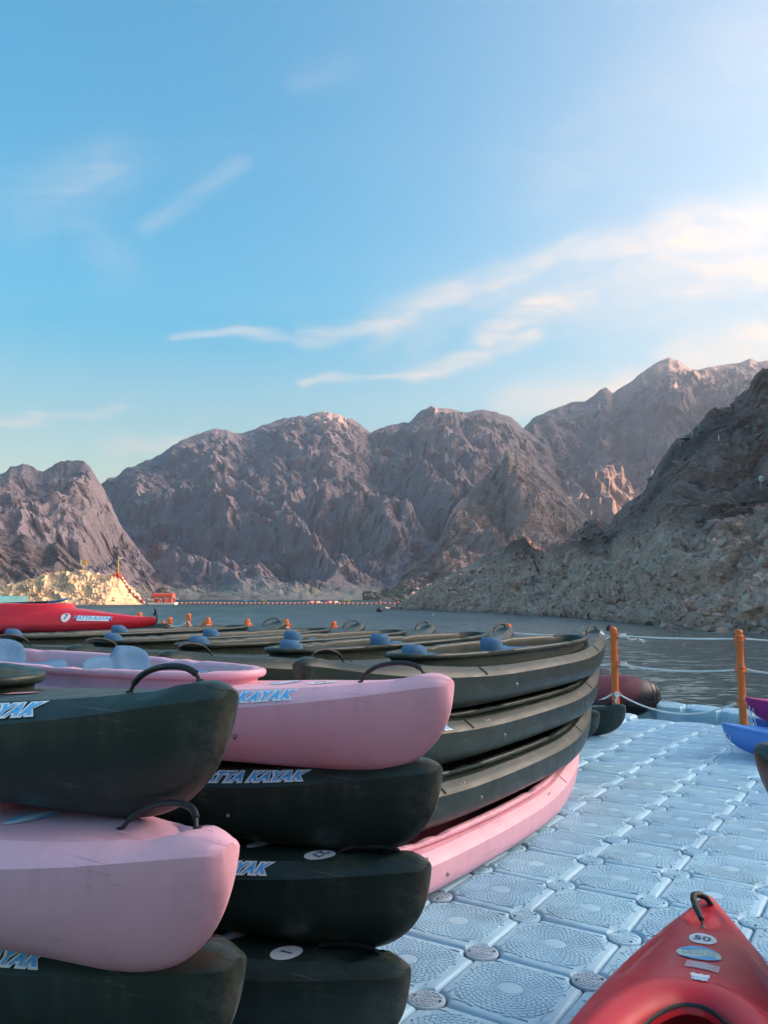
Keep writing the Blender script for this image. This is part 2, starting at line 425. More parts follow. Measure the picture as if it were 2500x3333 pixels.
class MB:
    """collects shapes for one mesh"""
    def __init__(s): s.v = []; s.f = []; s.mi = []; s.cur = 0
    def faces(s, vs, fs):
        o = len(s.v); s.v += [tuple(map(float, p)) for p in vs]
        s.f += [tuple(o + k for k in f) for f in fs]; s.mi += [s.cur] * len(fs)
    def box(s, c, d, rz=0.0):
        cs, sn = math.cos(rz), math.sin(rz)
        vs = []
        for dx, dy, dz in ((-1,-1,-1),(1,-1,-1),(1,1,-1),(-1,1,-1),(-1,-1,1),(1,-1,1),(1,1,1),(-1,1,1)):
            x, y = dx * d[0] / 2, dy * d[1] / 2
            vs.append((c[0] + x * cs - y * sn, c[1] + x * sn + y * cs, c[2] + dz * d[2] / 2))
        s.faces(vs, [(0,3,2,1),(4,5,6,7),(0,1,5,4),(1,2,6,5),(2,3,7,6),(3,0,4,7)])
    def tube(s, pts, r, n=8, cap=True):
        pts = [np.array(p, float) for p in pts]
        rs = r if hasattr(r, '__len__') else [r] * len(pts)
        vs = []; up = None
        for k, p in enumerate(pts):
            t = pts[min(k + 1, len(pts) - 1)] - pts[max(k - 1, 0)]
            t = t / (np.linalg.norm(t) + 1e-12)
            if up is None:
                up = np.array([0, 0, 1.0]) if abs(t[2]) < 0.9 else np.array([1.0, 0, 0])
            a = up - t * (up @ t); a /= np.linalg.norm(a) + 1e-12
            b_ = np.cross(t, a); up = a
            for j in range(n):
                th = 2 * math.pi * j / n
                vs.append(p + rs[k] * (math.cos(th) * a + math.sin(th) * b_))
        fs = grid_faces(len(pts), n, True, True)
        if cap:
            fs.append(tuple(range(n))); fs.append(tuple(reversed(range((len(pts) - 1) * n, len(pts) * n))))
        s.faces(vs, fs)
    def lathe(s, prof, n=16, c=(0, 0, 0)):
        vs = []
        for r, z in prof:
            for j in range(n):
                th = 2 * math.pi * j / n
                vs.append((c[0] + r * math.cos(th), c[1] + r * math.sin(th), c[2] + z))
        fs = grid_faces(len(prof), n, True)
        fs.append(tuple(reversed(range(n)))); fs.append(tuple(range((len(prof) - 1) * n, len(prof) * n)))
        s.faces(vs, fs)
    def mesh(s, name, mats, smooth=True, sharp=35.0):
        return mesh_of(name, s.v, s.f, mats, smooth, sharp, s.mi if s.cur or any(s.mi) else None)
def empty(name, loc=(0, 0, 0), rz=0.0, **kw):
    o = add(name, None, loc=loc, rot=(0, 0, rz), **kw)
    o.empty_display_size = 0.2
    return o
def smooth_interp(x, xs, ys):
    x = np.asarray(x, float); xs = np.asarray(xs, float); ys = np.asarray(ys, float)
    k = np.clip(np.searchsorted(xs, x) - 1, 0, len(xs) - 2)
    t = np.clip((x - xs[k]) / (xs[k + 1] - xs[k]), 0, 1)
    m = np.gradient(ys, xs)
    h = xs[k + 1] - xs[k]
    return ((2*t**3 - 3*t**2 + 1) * ys[k] + (t**3 - 2*t**2 + t) * h * m[k] + (-2*t**3 + 3*t**2) * ys[k + 1] + (t**3 - t**2) * h * m[k + 1])

# ------------------------------------------------------------------ noise
_perm = np.random.default_rng(5).permutation(4096)
_gang = np.random.default_rng(6).random(4096) * 2 * math.pi
def _h(ix, iy, seed):
    return _perm[(_perm[(ix + seed * 131) & 4095] + iy * 57 + seed * 17) & 4095]
def gnoise(x, y, seed=0):
    x = np.asarray(x, float); y = np.asarray(y, float)
    ix = np.floor(x).astype(int); iy = np.floor(y).astype(int)
    fx = x - ix; fy = y - iy
    u = fx * fx * fx * (fx * (fx * 6 - 15) + 10); v = fy * fy * fy * (fy * (fy * 6 - 15) + 10)
    def g(dx, dy):
        a = _gang[_h(ix + dx, iy + dy, seed)]
        return np.cos(a) * (fx - dx) + np.sin(a) * (fy - dy)
    return ((g(0,0) * (1-u) + g(1,0) * u) * (1-v) + (g(0,1) * (1-u) + g(1,1) * u) * v) * 1.5
def fbm(x, y, oct=5, seed=0, gain=0.5):
    s = 0; a = 1.0; f = 1.0
    for k in range(oct):
        s = s + a * gnoise(x * f, y * f, seed + k); a *= gain; f *= 2.03
    return s
def ridged(x, y, oct=5, seed=0, gain=0.55):
    s = 0; a = 1.0; f = 1.0; wgt = 1.0
    for k in range(oct):
        n = 1 - np.abs(gnoise(x * f, y * f, seed + k)); n = n * n
        s = s + a * n * wgt; wgt = np.clip(n * 1.6, 0, 1); a *= gain; f *= 2.07
    return s
def facet(x, y, seed=0):
    """cells, each a tilted plane: broken rock. returns (height, F1, F2)"""
    ix = np.floor(x).astype(int); iy = np.floor(y).astype(int)
    best = np.full(np.shape(x), 9.0); sec = best.copy(); val = np.zeros(np.shape(x))
    for dx in (-1, 0, 1):
        for dy in (-1, 0, 1):
            hx = _h(ix + dx, iy + dy, seed); hy = _h(ix + dx, iy + dy, seed + 7); hz = _h(ix + dx, iy + dy, seed + 13); hw = _h(ix + dx, iy + dy, seed + 23)
            ddx = x - (ix + dx + hx / 4096.0); ddy = y - (iy + dy + hy / 4096.0)
            d = ddx * ddx + ddy * ddy
            v = (hz / 4096.0 - 0.5) + ((hw / 4096.0 - 0.5) * ddx + (hx / 4096.0 - 0.5) * ddy) * 2.0
            nb = d < best
            sec = np.where(nb, best, np.minimum(sec, d))
            val = np.where(nb, v, val); best = np.where(nb, d, best)
    return val, np.sqrt(best), np.sqrt(sec)

def crag(x, y, seed=0, s=1.15):
    """upper envelope of tilted pyramids: angular, broken rock without gaps"""
    ix = np.floor(x).astype(int); iy = np.floor(y).astype(int)
    best = np.full(np.shape(x), -9.0)
    for dx in (-1, 0, 1):
        for dy in (-1, 0, 1):
            hx = _h(ix + dx, iy + dy, seed) / 4096.0; hy = _h(ix + dx, iy + dy, seed + 7) / 4096.0
            ho = _h(ix + dx, iy + dy, seed + 13) / 4096.0; ha = _h(ix + dx, iy + dy, seed + 23) / 4096.0 * 3.1416
            ddx = x - (ix + dx + hx); ddy = y - (iy + dy + hy)
            c, sn = np.cos(ha), np.sin(ha)
            a = ddx * c + ddy * sn; b_ = ddy * c - ddx * sn
            h = ho * 0.55 - s * (np.abs(a) * 0.55 + np.maximum(b_ * 1.0, -b_ * 0.35))
            best = np.maximum(best, h)
    return np.maximum(best, -0.6)

# ------------------------------------------------------------------ setting: lake, mountains, hillside, island
def terrain(name, X, Y, Z, mat, sharp=180.0, **kw):
    n, m = X.shape
    me = bpy.data.meshes.new(name)
    co = np.stack([X, Y, Z], -1).reshape(-1, 3).astype(np.float32)
    idx = np.arange(n * m).reshape(n, m)
    q = np.stack([idx[:-1, :-1], idx[1:, :-1], idx[1:, 1:], idx[:-1, 1:]], -1).reshape(-1, 4)
    me.vertices.add(len(co)); me.vertices.foreach_set('co', co.ravel())
    me.loops.add(q.size); me.loops.foreach_set('vertex_index', q.ravel().astype(np.int32))
    me.polygons.add(len(q)); me.polygons.foreach_set('loop_start', np.arange(0, q.size, 4, dtype=np.int32))
    me.update(calc_edges=True)
    me.polygons.foreach_set('use_smooth', np.full(len(q), sharp > 0))
    me.materials.append(MATS[mat])
    if 0 < sharp < 180: me.set_sharp_from_angle(angle=R(sharp))
    return add(name, me, **kw)

def build_water():
    S = 2150.0
    me = mesh_of('water', [(-S, -S, WATER_Z), (S, -S, WATER_Z), (S, S, WATER_Z), (-S, S, WATER_Z)], [(0, 1, 2, 3)], 'lake_water', smooth=False)
    add('lake_water', me, kind='structure')
build_water()

def mrange(name, trace, dist, foot, mat, seed, nu=420, nt=200, lam=120.0, amp=0.16, shear=0.5, jag=2.4, back=0.35, gpow=1.15, fine=1.0):
    """a mountain flank from its shore up to its crest and over it; trace = crest as seen, dist/foot = its distance along the way"""
    P = np.array([pq(u, v) for u, v in trace])
    p = np.linspace(P[0, 0], P[-1, 0], nu)
    q = np.interp(p, P[:, 0], P[:, 1])
    dp = np.array([pq(u, 1500)[0] for u, _ in dist]); Yr = np.interp(p, dp, [d for _, d in dist])
    fp = np.array([pq(u, 1900)[0] for u, _ in foot]); Yf = np.interp(p, fp, [d for _, d in foot])
    zr = CAM_H + q * Yr
    s = p * Yr
    zr = zr + jag * fbm(s / 26.0, s * 0 + seed, 5, seed, 0.6)
    t1 = np.linspace(0, 1, nt) ** 0.9
    t2 = 1 + np.linspace(0.02, 1.0, 16) ** 1.3 * back
    t = np.concatenate([t1, t2])
    Pp, T = np.meshgrid(p, t, indexing='ij')
    YR = Yr[:, None] + 0 * T; YF = Yf[:, None] + 0 * T; ZR = zr[:, None] + 0 * T
    YY = YF + (YR - YF) * T
    z0 = WATER_Z - 2.0
    tc = np.clip(T, 0, 1)
    g = 0.10 * tc + 0.90 * tc ** gpow
    H = z0 + (ZR - z0) * g
    H = np.where(T > 1, ZR - (T - 1) * (YR - YF) * 0.9 - 2, H)
    XX = Pp * YY
    slope = np.maximum(ZR - z0, 20)
    run = tc * slope * 1.7
    warp = fbm(XX / (lam * 1.8), YY / (lam * 1.8), 3, seed + 40) * lam * 0.55
    a = (Pp * YR + shear * run + warp) / lam
    N = ridged(a, run / (lam * 2.6) + seed, 4, seed, 0.40)
    N2 = ridged((Pp * YR - shear * 0.7 * run + warp * 0.6) / (lam * 0.42), run / (lam * 0.9), 4, seed + 9, 0.45)
    env = np.clip(4 * tc * (1 - tc), 0, 1) ** 0.75 * np.clip(tc * 5, 0, 1)
    H = H + env * slope * amp * (N - 1.0) + env * slope * amp * 0.20 * (N2 - 1.0)
    # broken rock, laid out along the slope and pushed out of it
    S1 = Pp * YR * 0.9; S2 = np.sqrt((YY - YF) ** 2 + (H - z0) ** 2)
    S1 = S1 + fbm(S1 / 60, S2 / 60, 3, seed + 60) * 14
    rough = fbm(S1 / 30.0 + 0.35 * S2 / 30.0, S2 / 30.0, 6, seed + 20, 0.62)
    fv = crag((S1 + 0.5 * S2) / 30.0, (S2 - 0.3 * S1) / 22.0, seed + 3)
    fv2 = crag((S1 + 0.5 * S2) / 11.0, (S2 - 0.3 * S1) / 8.0, seed + 5)
    e2 = np.clip(tc * 8, 0, 1) * np.clip((1.02 - tc) * 8, 0.12, 1)
    dsp = e2 * (rough * 7.0 + fv * 15.0 + fv2 * 7.0) * fine
    YY = YY - dsp * 0.75
    H = H + dsp * 0.55
    H = np.where(T > 1, np.minimum(H, ZR), H)
    H = np.maximum(H, WATER_Z - 4)
    return terrain(name, XX, YY, H, mat, 28.0, kind='structure')

mrange('mountain_range_centre',
       [(-500, 1780), (-100, 1700), (330, 1578), (420, 1522), (520, 1480), (560, 1450), (640, 1412), (690, 1396), (740, 1400), (790, 1412), (850, 1385), (930, 1361), (1000, 1352), (1045, 1338), (1090, 1346), (1150, 1368), (1210, 1410),
        (1240, 1392), (1330, 1372), (1370, 1338), (1440, 1328), (1520, 1341), (1580, 1335), (1640, 1347), (1680, 1368), (1705, 1396), (1780, 1450), (1900, 1560), (2050, 1700), (2250, 1850)],
       [(-500, 1150), (300, 1250), (900, 1350), (1500, 1420), (2250, 1500)], [(-500, 800), (500, 700), (1000, 640), (1500, 720), (2250, 800)],
       'mountain_rock', 3, 640, 260, 230.0, 0.26, 1.05)
mrange('mountain_range_right',
       [(1480, 1560), (1600, 1440), (1705, 1392), (1740, 1357), (1800, 1332), (1860, 1312), (1905, 1306), (1960, 1270), (1975, 1265), (1995, 1278), (2060, 1237), (2110, 1197), (2150, 1172), (2180, 1163), (2215, 1178), (2260, 1207), (2330, 1192),
        (2400, 1182), (2440, 1168), (2470, 1176), (2520, 1172), (2700, 1150), (3000, 1230), (3400, 1300)],
       [(1480, 1560), (3400, 1650)], [(1480, 900), (2200, 900), (3400, 800)], 'mountain_rock', 17, 520, 220, 260.0, 0.24, -0.9, jag=1.3)
mrange('mountain_spur_middle',
       [(1180, 1948), (1250, 1925), (1300, 1885), (1340, 1840), (1400, 1800), (1440, 1740), (1460, 1690), (1490, 1640), (1560, 1565), (1620, 1500), (1655, 1458), (1690, 1462), (1735, 1492), (1800, 1560), (1870, 1640), (1950, 1720), (2050, 1790), (2200, 1860)],
       [(1180, 640), (1450, 800), (1660, 950), (2200, 900)], [(1180, 560), (1450, 540), (1700, 560), (2200, 600)], 'mountain_rock_warm', 29, 420, 220, 120.0, 0.25, 1.0, jag=3.0)
mrange('mountain_left',
       [(-900, 1480), (-300, 1500), (-80, 1530), (0, 1537), (40, 1522), (75, 1510), (100, 1512), (140, 1530), (170, 1518), (200, 1505), (235, 1500), (270, 1499), (295, 1525), (315, 1555), (335, 1590), (360, 1640), (400, 1715), (450, 1790), (500, 1850), (545, 1890), (600, 1922), (690, 1944)],
       [(-900, 900), (0, 880), (350, 860), (690, 760)], [(-900, 560), (0, 600), (350, 640), (690, 700)], 'mountain_rock', 43, 420, 220, 130.0, 0.28, -0.9, jag=3.0)
mrange('foothill_left',
       [(-700, 1660), (-200, 1700), (0, 1722), (45, 1742), (80, 1738), (120, 1768), (150, 1776), (185, 1764), (215, 1795), (260, 1838), (300, 1868), (350, 1895), (430, 1925), (520, 1944)],
       [(-700, 540), (0, 520), (520, 470)], [(-700, 420), (0, 400), (520, 430)], 'foothill_rock', 57, 300, 150, 60.0, 0.20, 0.4, jag=1.0, fine=0.5)
mrange('unseen_shade_range',  # unseen range, added to shade the far mountains and leave the island sunlit
       [(2640, 1180), (2900, 900), (3300, 680), (4200, 680), (4700, 1130), (5200, 1940)],
       [(2640, 1450), (2900, 1350), (3300, 900), (4200, 600), (5200, 450)], [(2640, 900), (3300, 560), (4200, 400), (5200, 320)], 'mountain_rock', 71, 260, 110, 160.0, 0.16, 0.4)

def build_hill():
    # (azimuth deg, foot distance, crest distance, crest elevation tangent)
    wl = [(1262, 1981), (1300, 1984), (1400, 1988), (1500, 1992), (1640, 1999), (1760, 2006), (1860, 2014), (1960, 2023), (2060, 2034), (2200, 2050), (2350, 2061), (2520, 2066)]
    fa = []; fd = []
    for u, v in wl:
        P = on(u, v, WATER_Z); fa.append(math.degrees(math.atan2(P[0], P[1]))); fd.append(math.hypot(P[0], P[1]))
    fa += [35, 50, 70, 95, 120, 140]; fd += [41, 38, 36, 38, 44, 55]
    tr = [(1262, 1978), (1300, 1966), (1350, 1935), (1400, 1912), (1440, 1890), (1500, 1846), (1540, 1836), (1600, 1808), (1640, 1795), (1672, 1768), (1706, 1744), (1722, 1748), (1745, 1772), (1775, 1790), (1800, 1775), (1850, 1745), (1880, 1722),
          (1920, 1690), (1945, 1682), (1966, 1695), (1985, 1700), (2000, 1665), (2050, 1620), (2090, 1592), (2110, 1560), (2150, 1505), (2200, 1440), (2240, 1418), (2290, 1385), (2305, 1350), (2340, 1338), (2390, 1310), (2400, 1290), (2440, 1275), (2455, 1235), (2475, 1215), (2500, 1205), (2560, 1150)]
    ca = []; ct = []
    for u, v in tr:
        a, b = pq(u, v); ca.append(math.degrees(math.atan(a))); ct.append(b * math.cos(math.atan(a)))
    ca += [32, 45, 60, 72, 95, 120, 140]; ct += [0.29, 0.29, 0.34, 0.37, 0.37, 0.33, 0.25]
    az = np.concatenate([np.linspace(fa[0], 26.5, 640), np.linspace(26.8, 60, 120), np.linspace(60.8, 140, 80)])
    F = np.interp(az, fa, fd); Q = np.interp(az, ca, ct)
    C = F + np.interp(az, [0, 3, 8, 14, 20, 26, 40, 70, 140], [3, 12, 22, 30, 34, 38, 40, 42, 40])
    crest = CAM_H + Q * C
    s = np.radians(az) * C
    crest = crest + 0.35 * fbm(s / 2.2, s * 0 + 3.3, 4, 5, 0.6) * np.clip(F / 40, 0, 1.2)
    t1 = np.linspace(0, 1, 620) ** 0.85; t2 = 1 + np.linspace(0.03, 1, 14) * 1.2
    t = np.concatenate([t1, t2])
    A, T = np.meshgrid(np.radians(az), t, indexing='ij')
    D = F[:, None] + (C - F)[:, None] * T
    tc = np.clip(T, 0, 1)
    z0 = WATER_Z - 0.5
    CR = crest[:, None] + 0 * T
    g = tc ** np.interp(az, [0, 10, 26, 140], [1.0, 1.0, 1.05, 1.1])[:, None]
    H = z0 + (CR - z0) * g
    X = np.sin(A) * D; Y = np.cos(A) * D
    hs = np.maximum(CR - z0, 0.6)
    warp = fbm(X / 14, Y / 14, 3, 90) * 5
    arc = A * D
    run = tc * hs * 1.6
    sp = ridged((arc * 0.9 - 1.1 * run + warp) / 16.0, run / 22.0, 4, 61, 0.5)
    sp2 = ridged((arc + 0.5 * run + warp) / 5.0, run / 9.0, 4, 66, 0.55)
    env = np.clip(4 * tc * (1 - tc), 0, 1) ** 0.7
    H = H + env * hs * (0.11 * (sp - 1.0) + 0.02 * (sp2 - 1.0))
    # broken rock: tilted blocks of several sizes, strata dipping to the lake
    S1 = A * (F + 12)[:, None]; S2 = np.sqrt(((C - F)[:, None] * tc) ** 2 + (H - z0) ** 2)
    wx = S1 + 0.45 * S2 + fbm(S1 / 3, S2 / 3, 3, 31) * 1.1; wy = S2 - 0.35 * S1 + fbm(S1 / 3, S2 / 3, 3, 35) * 0.9
    k = np.clip(tc * 14, 0.25, 1) * np.clip((1.03 - tc) * 6, 0.35, 1) * np.clip(hs / 4, 0.12, 1)
    low = np.clip((9.5 - H) / 5, 0.45, 1.0)      # the bleached lower part is blockier
    v0 = crag(wx / 9.0, wy / 7.0, 95)
    v1 = crag(wx / 3.6, wy / 2.6, 101)
    v2 = crag(wx / 1.5, wy / 1.1, 111)
    v3 = crag(wx / 0.66, wy / 0.5, 121)
    dsp = k * (v0 * 3.6 + v1 * 2.0 + v2 * 1.5 * low + v3 * 0.8 * low + fbm(S1 / 1.1, S2 / 1.1, 4, 131, 0.6) * 0.22)
    D2 = D - dsp * 0.75
    X = np.sin(A) * D2; Y = np.cos(A) * D2
    H = H + dsp * 0.55
    H = np.where(T > 1, np.minimum(H, CR - (T - 1) * (C - F)[:, None] * 0.7), H)
    H = np.maximum(H, WATER_Z - 2)
    terrain('hillside_right', X, Y, H, 'hill_rock', 22.0, kind='structure')
    # loose broken rock lying on the slope
    sel = (T < 0.97) & (T > 0.01) & (A < R(27))
    w_ = np.where(sel, np.clip((11 - H) / 8, 0.12, 1.0) * D * np.gradient(t)[None, :] * (C - F)[:, None], 0).ravel(); w_ = w_ / w_.sum()
    scatter('rubble_hillside', np.stack([X, Y, H], -1).reshape(-1, 3), w_, 8000, 0.10, 1.2, 'hill_rock', 21)
def rock_shape(rg):
    """an angular stone: a jittered twenty-sided lump, split flat"""
    g = 1.618
    v = np.array([(-1, g, 0), (1, g, 0), (-1, -g, 0), (1, -g, 0), (0, -1, g), (0, 1, g), (0, -1, -g), (0, 1, -g), (g, 0, -1), (g, 0, 1), (-g, 0, -1), (-g, 0, 1)], float) / 1.9
    v = v * (0.55 + 0.75 * rg.random((12, 1))) + rg.normal(size=(12, 3)) * 0.08
    f = [(0,11,5),(0,5,1),(0,1,7),(0,7,10),(0,10,11),(1,5,9),(5,11,4),(11,10,2),(10,7,6),(7,1,8),(3,9,4),(3,4,2),(3,2,6),(3,6,8),(3,8,9),(4,9,5),(2,4,11),(6,2,10),(8,6,7),(9,8,1)]
    return v * np.array([1.15, 0.55 + 0.4 * rg.random(), 0.35 + 0.4 * rg.random()]), f
def scatter(name, pts, w_, n, smin, smax, mat, seed):
    rg = np.random.default_rng(seed)
    shapes = [rock_shape(rg) for _ in range(24)]
    pick = rg.choice(len(pts), n, p=w_)
    vs = []; fs = []; off_ = 0
    for k in pick:
        sv_, sf = shapes[rg.integers(len(shapes))]
        s_ = smin * (smax / smin) ** (rg.random() ** 3.0) * 0.5
        q = rg.normal(size=4); q /= np.linalg.norm(q); a, b_, c, d = q
        M = np.array([[1-2*(c*c+d*d), 2*(b_*c-a*d), 2*(b_*d+a*c)], [2*(b_*c+a*d), 1-2*(b_*b_+d*d), 2*(c*d-a*b_)], [2*(b_*d-a*c), 2*(c*d+a*b_), 1-2*(b_*b_+c*c)]])
        vs.append((sv_ * s_) @ M.T + pts[k] + np.array([0, 0, s_ * 0.12]))
        fs += [tuple(off_ + i for i in f) for f in sf]; off_ += 12
    me = bpy.data.meshes.new(name); me.from_pydata(np.concatenate(vs).tolist(), [], fs); me.materials.append(MATS[mat]); me.update()
    add(name, me, kind='stuff')
build_hill()

ISL_Y = 228.0
def build_island():
    # crest seen from the dock, as height over the water along the island
    tr = [(-420, 1968), (-260, 1935), (-120, 1925), (0, 1922), (40, 1905), (90, 1890), (150, 1870), (200, 1864), (260, 1857), (290, 1860), (330, 1872), (370, 1872), (400, 1888), (430, 1915), (460, 1945), (482, 1966)]
    xs = np.array([pq(u, v)[0] * ISL_Y for u, v in tr]); zs = np.array([CAM_H + pq(u, v)[1] * ISL_Y for u, v in tr])
    x = np.linspace(xs[0], xs[-1], 420); zc = np.interp(x, xs, zs)
    zc = zc + 0.25 * fbm(x / 2.0, x * 0, 4, 8, 0.6) * np.clip((zc + 0.3) / 2, 0, 1)
    t = np.linspace(-1, 1, 240)
    X, T = np.meshgrid(x, t, indexing='ij')
    hw = np.interp(x, [xs[0], xs[0] + 8, 0.5 * (xs[0] + xs[-1]), xs[-1] - 8, xs[-1]], [2, 12, 19, 13, 2])[:, None]
    Y = ISL_Y + T * hw
    z0 = WATER_Z - 0.6
    H = z0 + (zc[:, None] - z0) * (1 - np.abs(T) ** 1.25)
    hs = np.maximum(zc[:, None] - z0, 0.3)
    env = np.clip(1 - np.abs(T) * 0.9, 0, 1) * np.clip(np.abs(T) * 4, 0.3, 1)
    N = ridged((X + T * 5 + fbm(X / 7, Y / 7, 2, 3) * 3) / 6.0, T * 1.2 + 5, 5, 12, 0.55)
    H = H + env * hs * 0.17 * (N - 1.0)
    v1 = crag(X / 2.4, (Y + H * 1.5) / 2.0, 201); v2 = crag(X / 0.9, (Y + H * 1.5) / 0.8, 211)
    H = H + np.clip(hs / 3, 0.1, 1) * (v1 * 1.0 + v2 * 0.45)
    H = np.maximum(H, WATER_Z - 1)
    terrain('island', X, Y, H, 'island_rock', 25.0, kind='structure')
    w_ = np.where((np.abs(T) < 0.95) & (H > 0), hw, 0).ravel(); w_ = w_ / w_.sum()
    scatter('rubble_island', np.stack([X, Y, H], -1).reshape(-1, 3), w_, 1500, 0.2, 1.3, 'island_rock', 22)
build_island()

# ------------------------------------------------------------------ lettering
_TXT = {}
def text_geo(s, bold=0.0, shear=0.0, spacing=1.0):
    """glyph outlines of s as a flat triangulated mesh, centred, cap height 1"""
    key = (s, bold, shear, spacing)
    if key in _TXT: return _TXT[key]
    c = bpy.data.curves.new('lettering', 'FONT')
    c.body = s; c.size = 1.0; c.offset = bold; c.shear = shear; c.space_character = spacing
    c.fill_mode = 'FRONT'; c.resolution_u = 3
    o = bpy.data.objects.new('lettering', c); COL.objects.link(o)
    dg = bpy.context.evaluated_depsgraph_get(); dg.update()
    me = bpy.data.meshes.new_from_object(o.evaluated_get(dg))
    V = np.array([v.co[:2] for v in me.vertices]); Fc = [tuple(p.vertices) for p in me.polygons]
    bpy.data.objects.remove(o); bpy.data.curves.remove(c); bpy.data.meshes.remove(me)
    mn, mx = V.min(0), V.max(0)
    V = V - (mn + mx) / 2
    _TXT[key] = (V, Fc, mx - mn)
    return _TXT[key]

def wrap_text(name, s, surf, size, mat, bold=0.0, shear=0.0, spacing=1.0, lift=0.003):
    """lettering laid on a surface: surf(a, b, lift) -> point, a along the line of text, b up"""
    V, Fc, ext = text_geo(s, bold, shear, spacing)
    base = text_geo(s, 0.0, shear, spacing)[2][1]
    k = size / base
    # neighbouring letters may overlap: set every other one a hair higher
    par = list(range(len(V)))
    def find(i):
        while par[i] != i: par[i] = par[par[i]]; i = par[i]
        return i
    for f in Fc:
        for q in f[1:]: par[find(q)] = find(f[0])
    roots = {}
    for i in range(len(V)): roots.setdefault(find(i), []).append(i)
    order = sorted(roots.values(), key=lambda g: min(V[i][0] for i in g))
    ex = [0.0] * len(V)
    for kk, g in enumerate(order):
        for i in g: ex[i] = 0.0004 * (kk % 3)
    return mesh_of(name, [surf(a * k, b * k, lift + e) for (a, b), e in zip(V, ex)], Fc, mat, smooth=False)
def wrap_disc(name, surf, ra, rb, mat, lift=0.0015, n=28, rings=4, ragged=0.0, seed=0):
    rg = random.Random(seed)
    vs = [surf(0, 0, lift)]; fs = []
    rag = [1 - ragged * rg.random() ** 3 for _ in range(n)]
    for r in range(1, rings + 1):
        for j in range(n):
            th = 2 * math.pi * j / n
            kk = r / rings * (rag[j] if r == rings else 1)
            vs.append(surf(ra * kk * math.cos(th), rb * kk * math.sin(th), lift))
    for j in range(n):
        fs.append((0, 1 + j, 1 + (j + 1) % n))
    for r in range(rings - 1):
        for j in range(n):
            a = 1 + r * n + j; b_ = 1 + r * n + (j + 1) % n
            fs.append((a, a + n, b_ + n, b_))
    return mesh_of(name, vs, fs, mat, smooth=True, sharp=180)
def wrap_rect(name, surf, w, h, mat, lift=0.0015, nx=10, ny=3, wob=0.0):
    vs = []; 
    for i in range(nx):
        for j in range(ny):
            a = (i / (nx - 1) - 0.5) * w; b_ = (j / (ny - 1) - 0.5) * h
            e = wob * math.sin(i * 2.3 + j * 1.7)
            vs.append(surf(a + (e if i in (0, nx - 1) else 0), b_ + (e if j in (0, ny - 1) else 0), lift))
    return mesh_of(name, vs, grid_faces(nx, ny), mat, smooth=True, sharp=180)

# ------------------------------------------------------------------ two-seat open kayak
KL = 4.72; KH = KL / 2; KB = 0.43; KSTEP = 0.31
CK0, CK1, CKW = -1.60, 1.37, 0.315      # cockpit from, to, half width
def k_d(x): return np.maximum(KH - np.abs(x), 0.0)
def k_keel(x):
    d = k_d(x); a = 0.44
    e = np.clip(1 - d / a, 0, 1)
    return 0.305 * (1 - np.sqrt(np.maximum(1 - e * e, 0)))
def k_beam(x):
    d = k_d(x); s = 1 - d / KH
    b = 0.044 + (KB - 0.044) * (1 - s ** 2.45)
    e = np.clip(1 - d / 0.035, 0, 1)
    return b * np.sqrt(np.maximum(1 - 0.78 * e ** 2.2, 0.0))
def k_chine(x):
    d = k_d(x)
    return smooth_interp(d, [0, 0.12, 0.35, 0.8, 1.3, 2.36], [0.354, 0.336, 0.298, 0.243, 0.212, 0.200])
def k_pow(x):
    t = min(1.0, float(k_d(x)) / 1.5); t = t * t * (3 - 2 * t)
    return 1.45 + 2.5 * t
def k_top(x):
    d = k_d(x)
    return smooth_interp(d, [0, 0.03, 0.12, 0.35, 0.8, 1.3, 2.36], [0.366, 0.378, 0.383, 0.343, 0.306, 0.270, 0.258])
def k_band(x):
    """inner edge of the bevelled side band: (y, z)"""
    b = k_beam(x)
    d = k_d(x)
    yb = b - np.minimum(0.056, 0.42 * b)
    zb = smooth_interp(d, [0, 0.06, 0.35, 0.8, 1.3, 2.36], [0.361, 0.374, 0.335, 0.298, 0.260, 0.246]) - 0.012 * np.exp(-((d - 0.20) / 0.06) ** 2)
    return yb, zb
def k_scoop(x, y, stern):
    d = k_d(x)
    g = np.exp(-((d - 0.27) / 0.10) ** 2) * np.exp(-(y / 0.07) ** 2)
    return -0.026 * g - 0.014 * np.exp(-((d - 0.20) / 0.06) ** 2) * np.clip(1 - (np.abs(y) / 0.25) ** 4, 0, 1)
def k_deck(x, y):
    yb, zb = k_band(x); zt = k_top(x)
    r = np.clip(np.abs(y) / yb, 0, 1)
    z = zb + (zt - zb) * (1 - r ** 2.2)
    return z + k_scoop(x, y, x < 0)
def k_cock(x):
    c = (CK0 + CK1) / 2; h = (CK1 - CK0) / 2
    s = np.clip(np.abs(x - c) / h, 0, 1)
    return CKW * (1 - s ** 2.3) ** (1 / 2.1)

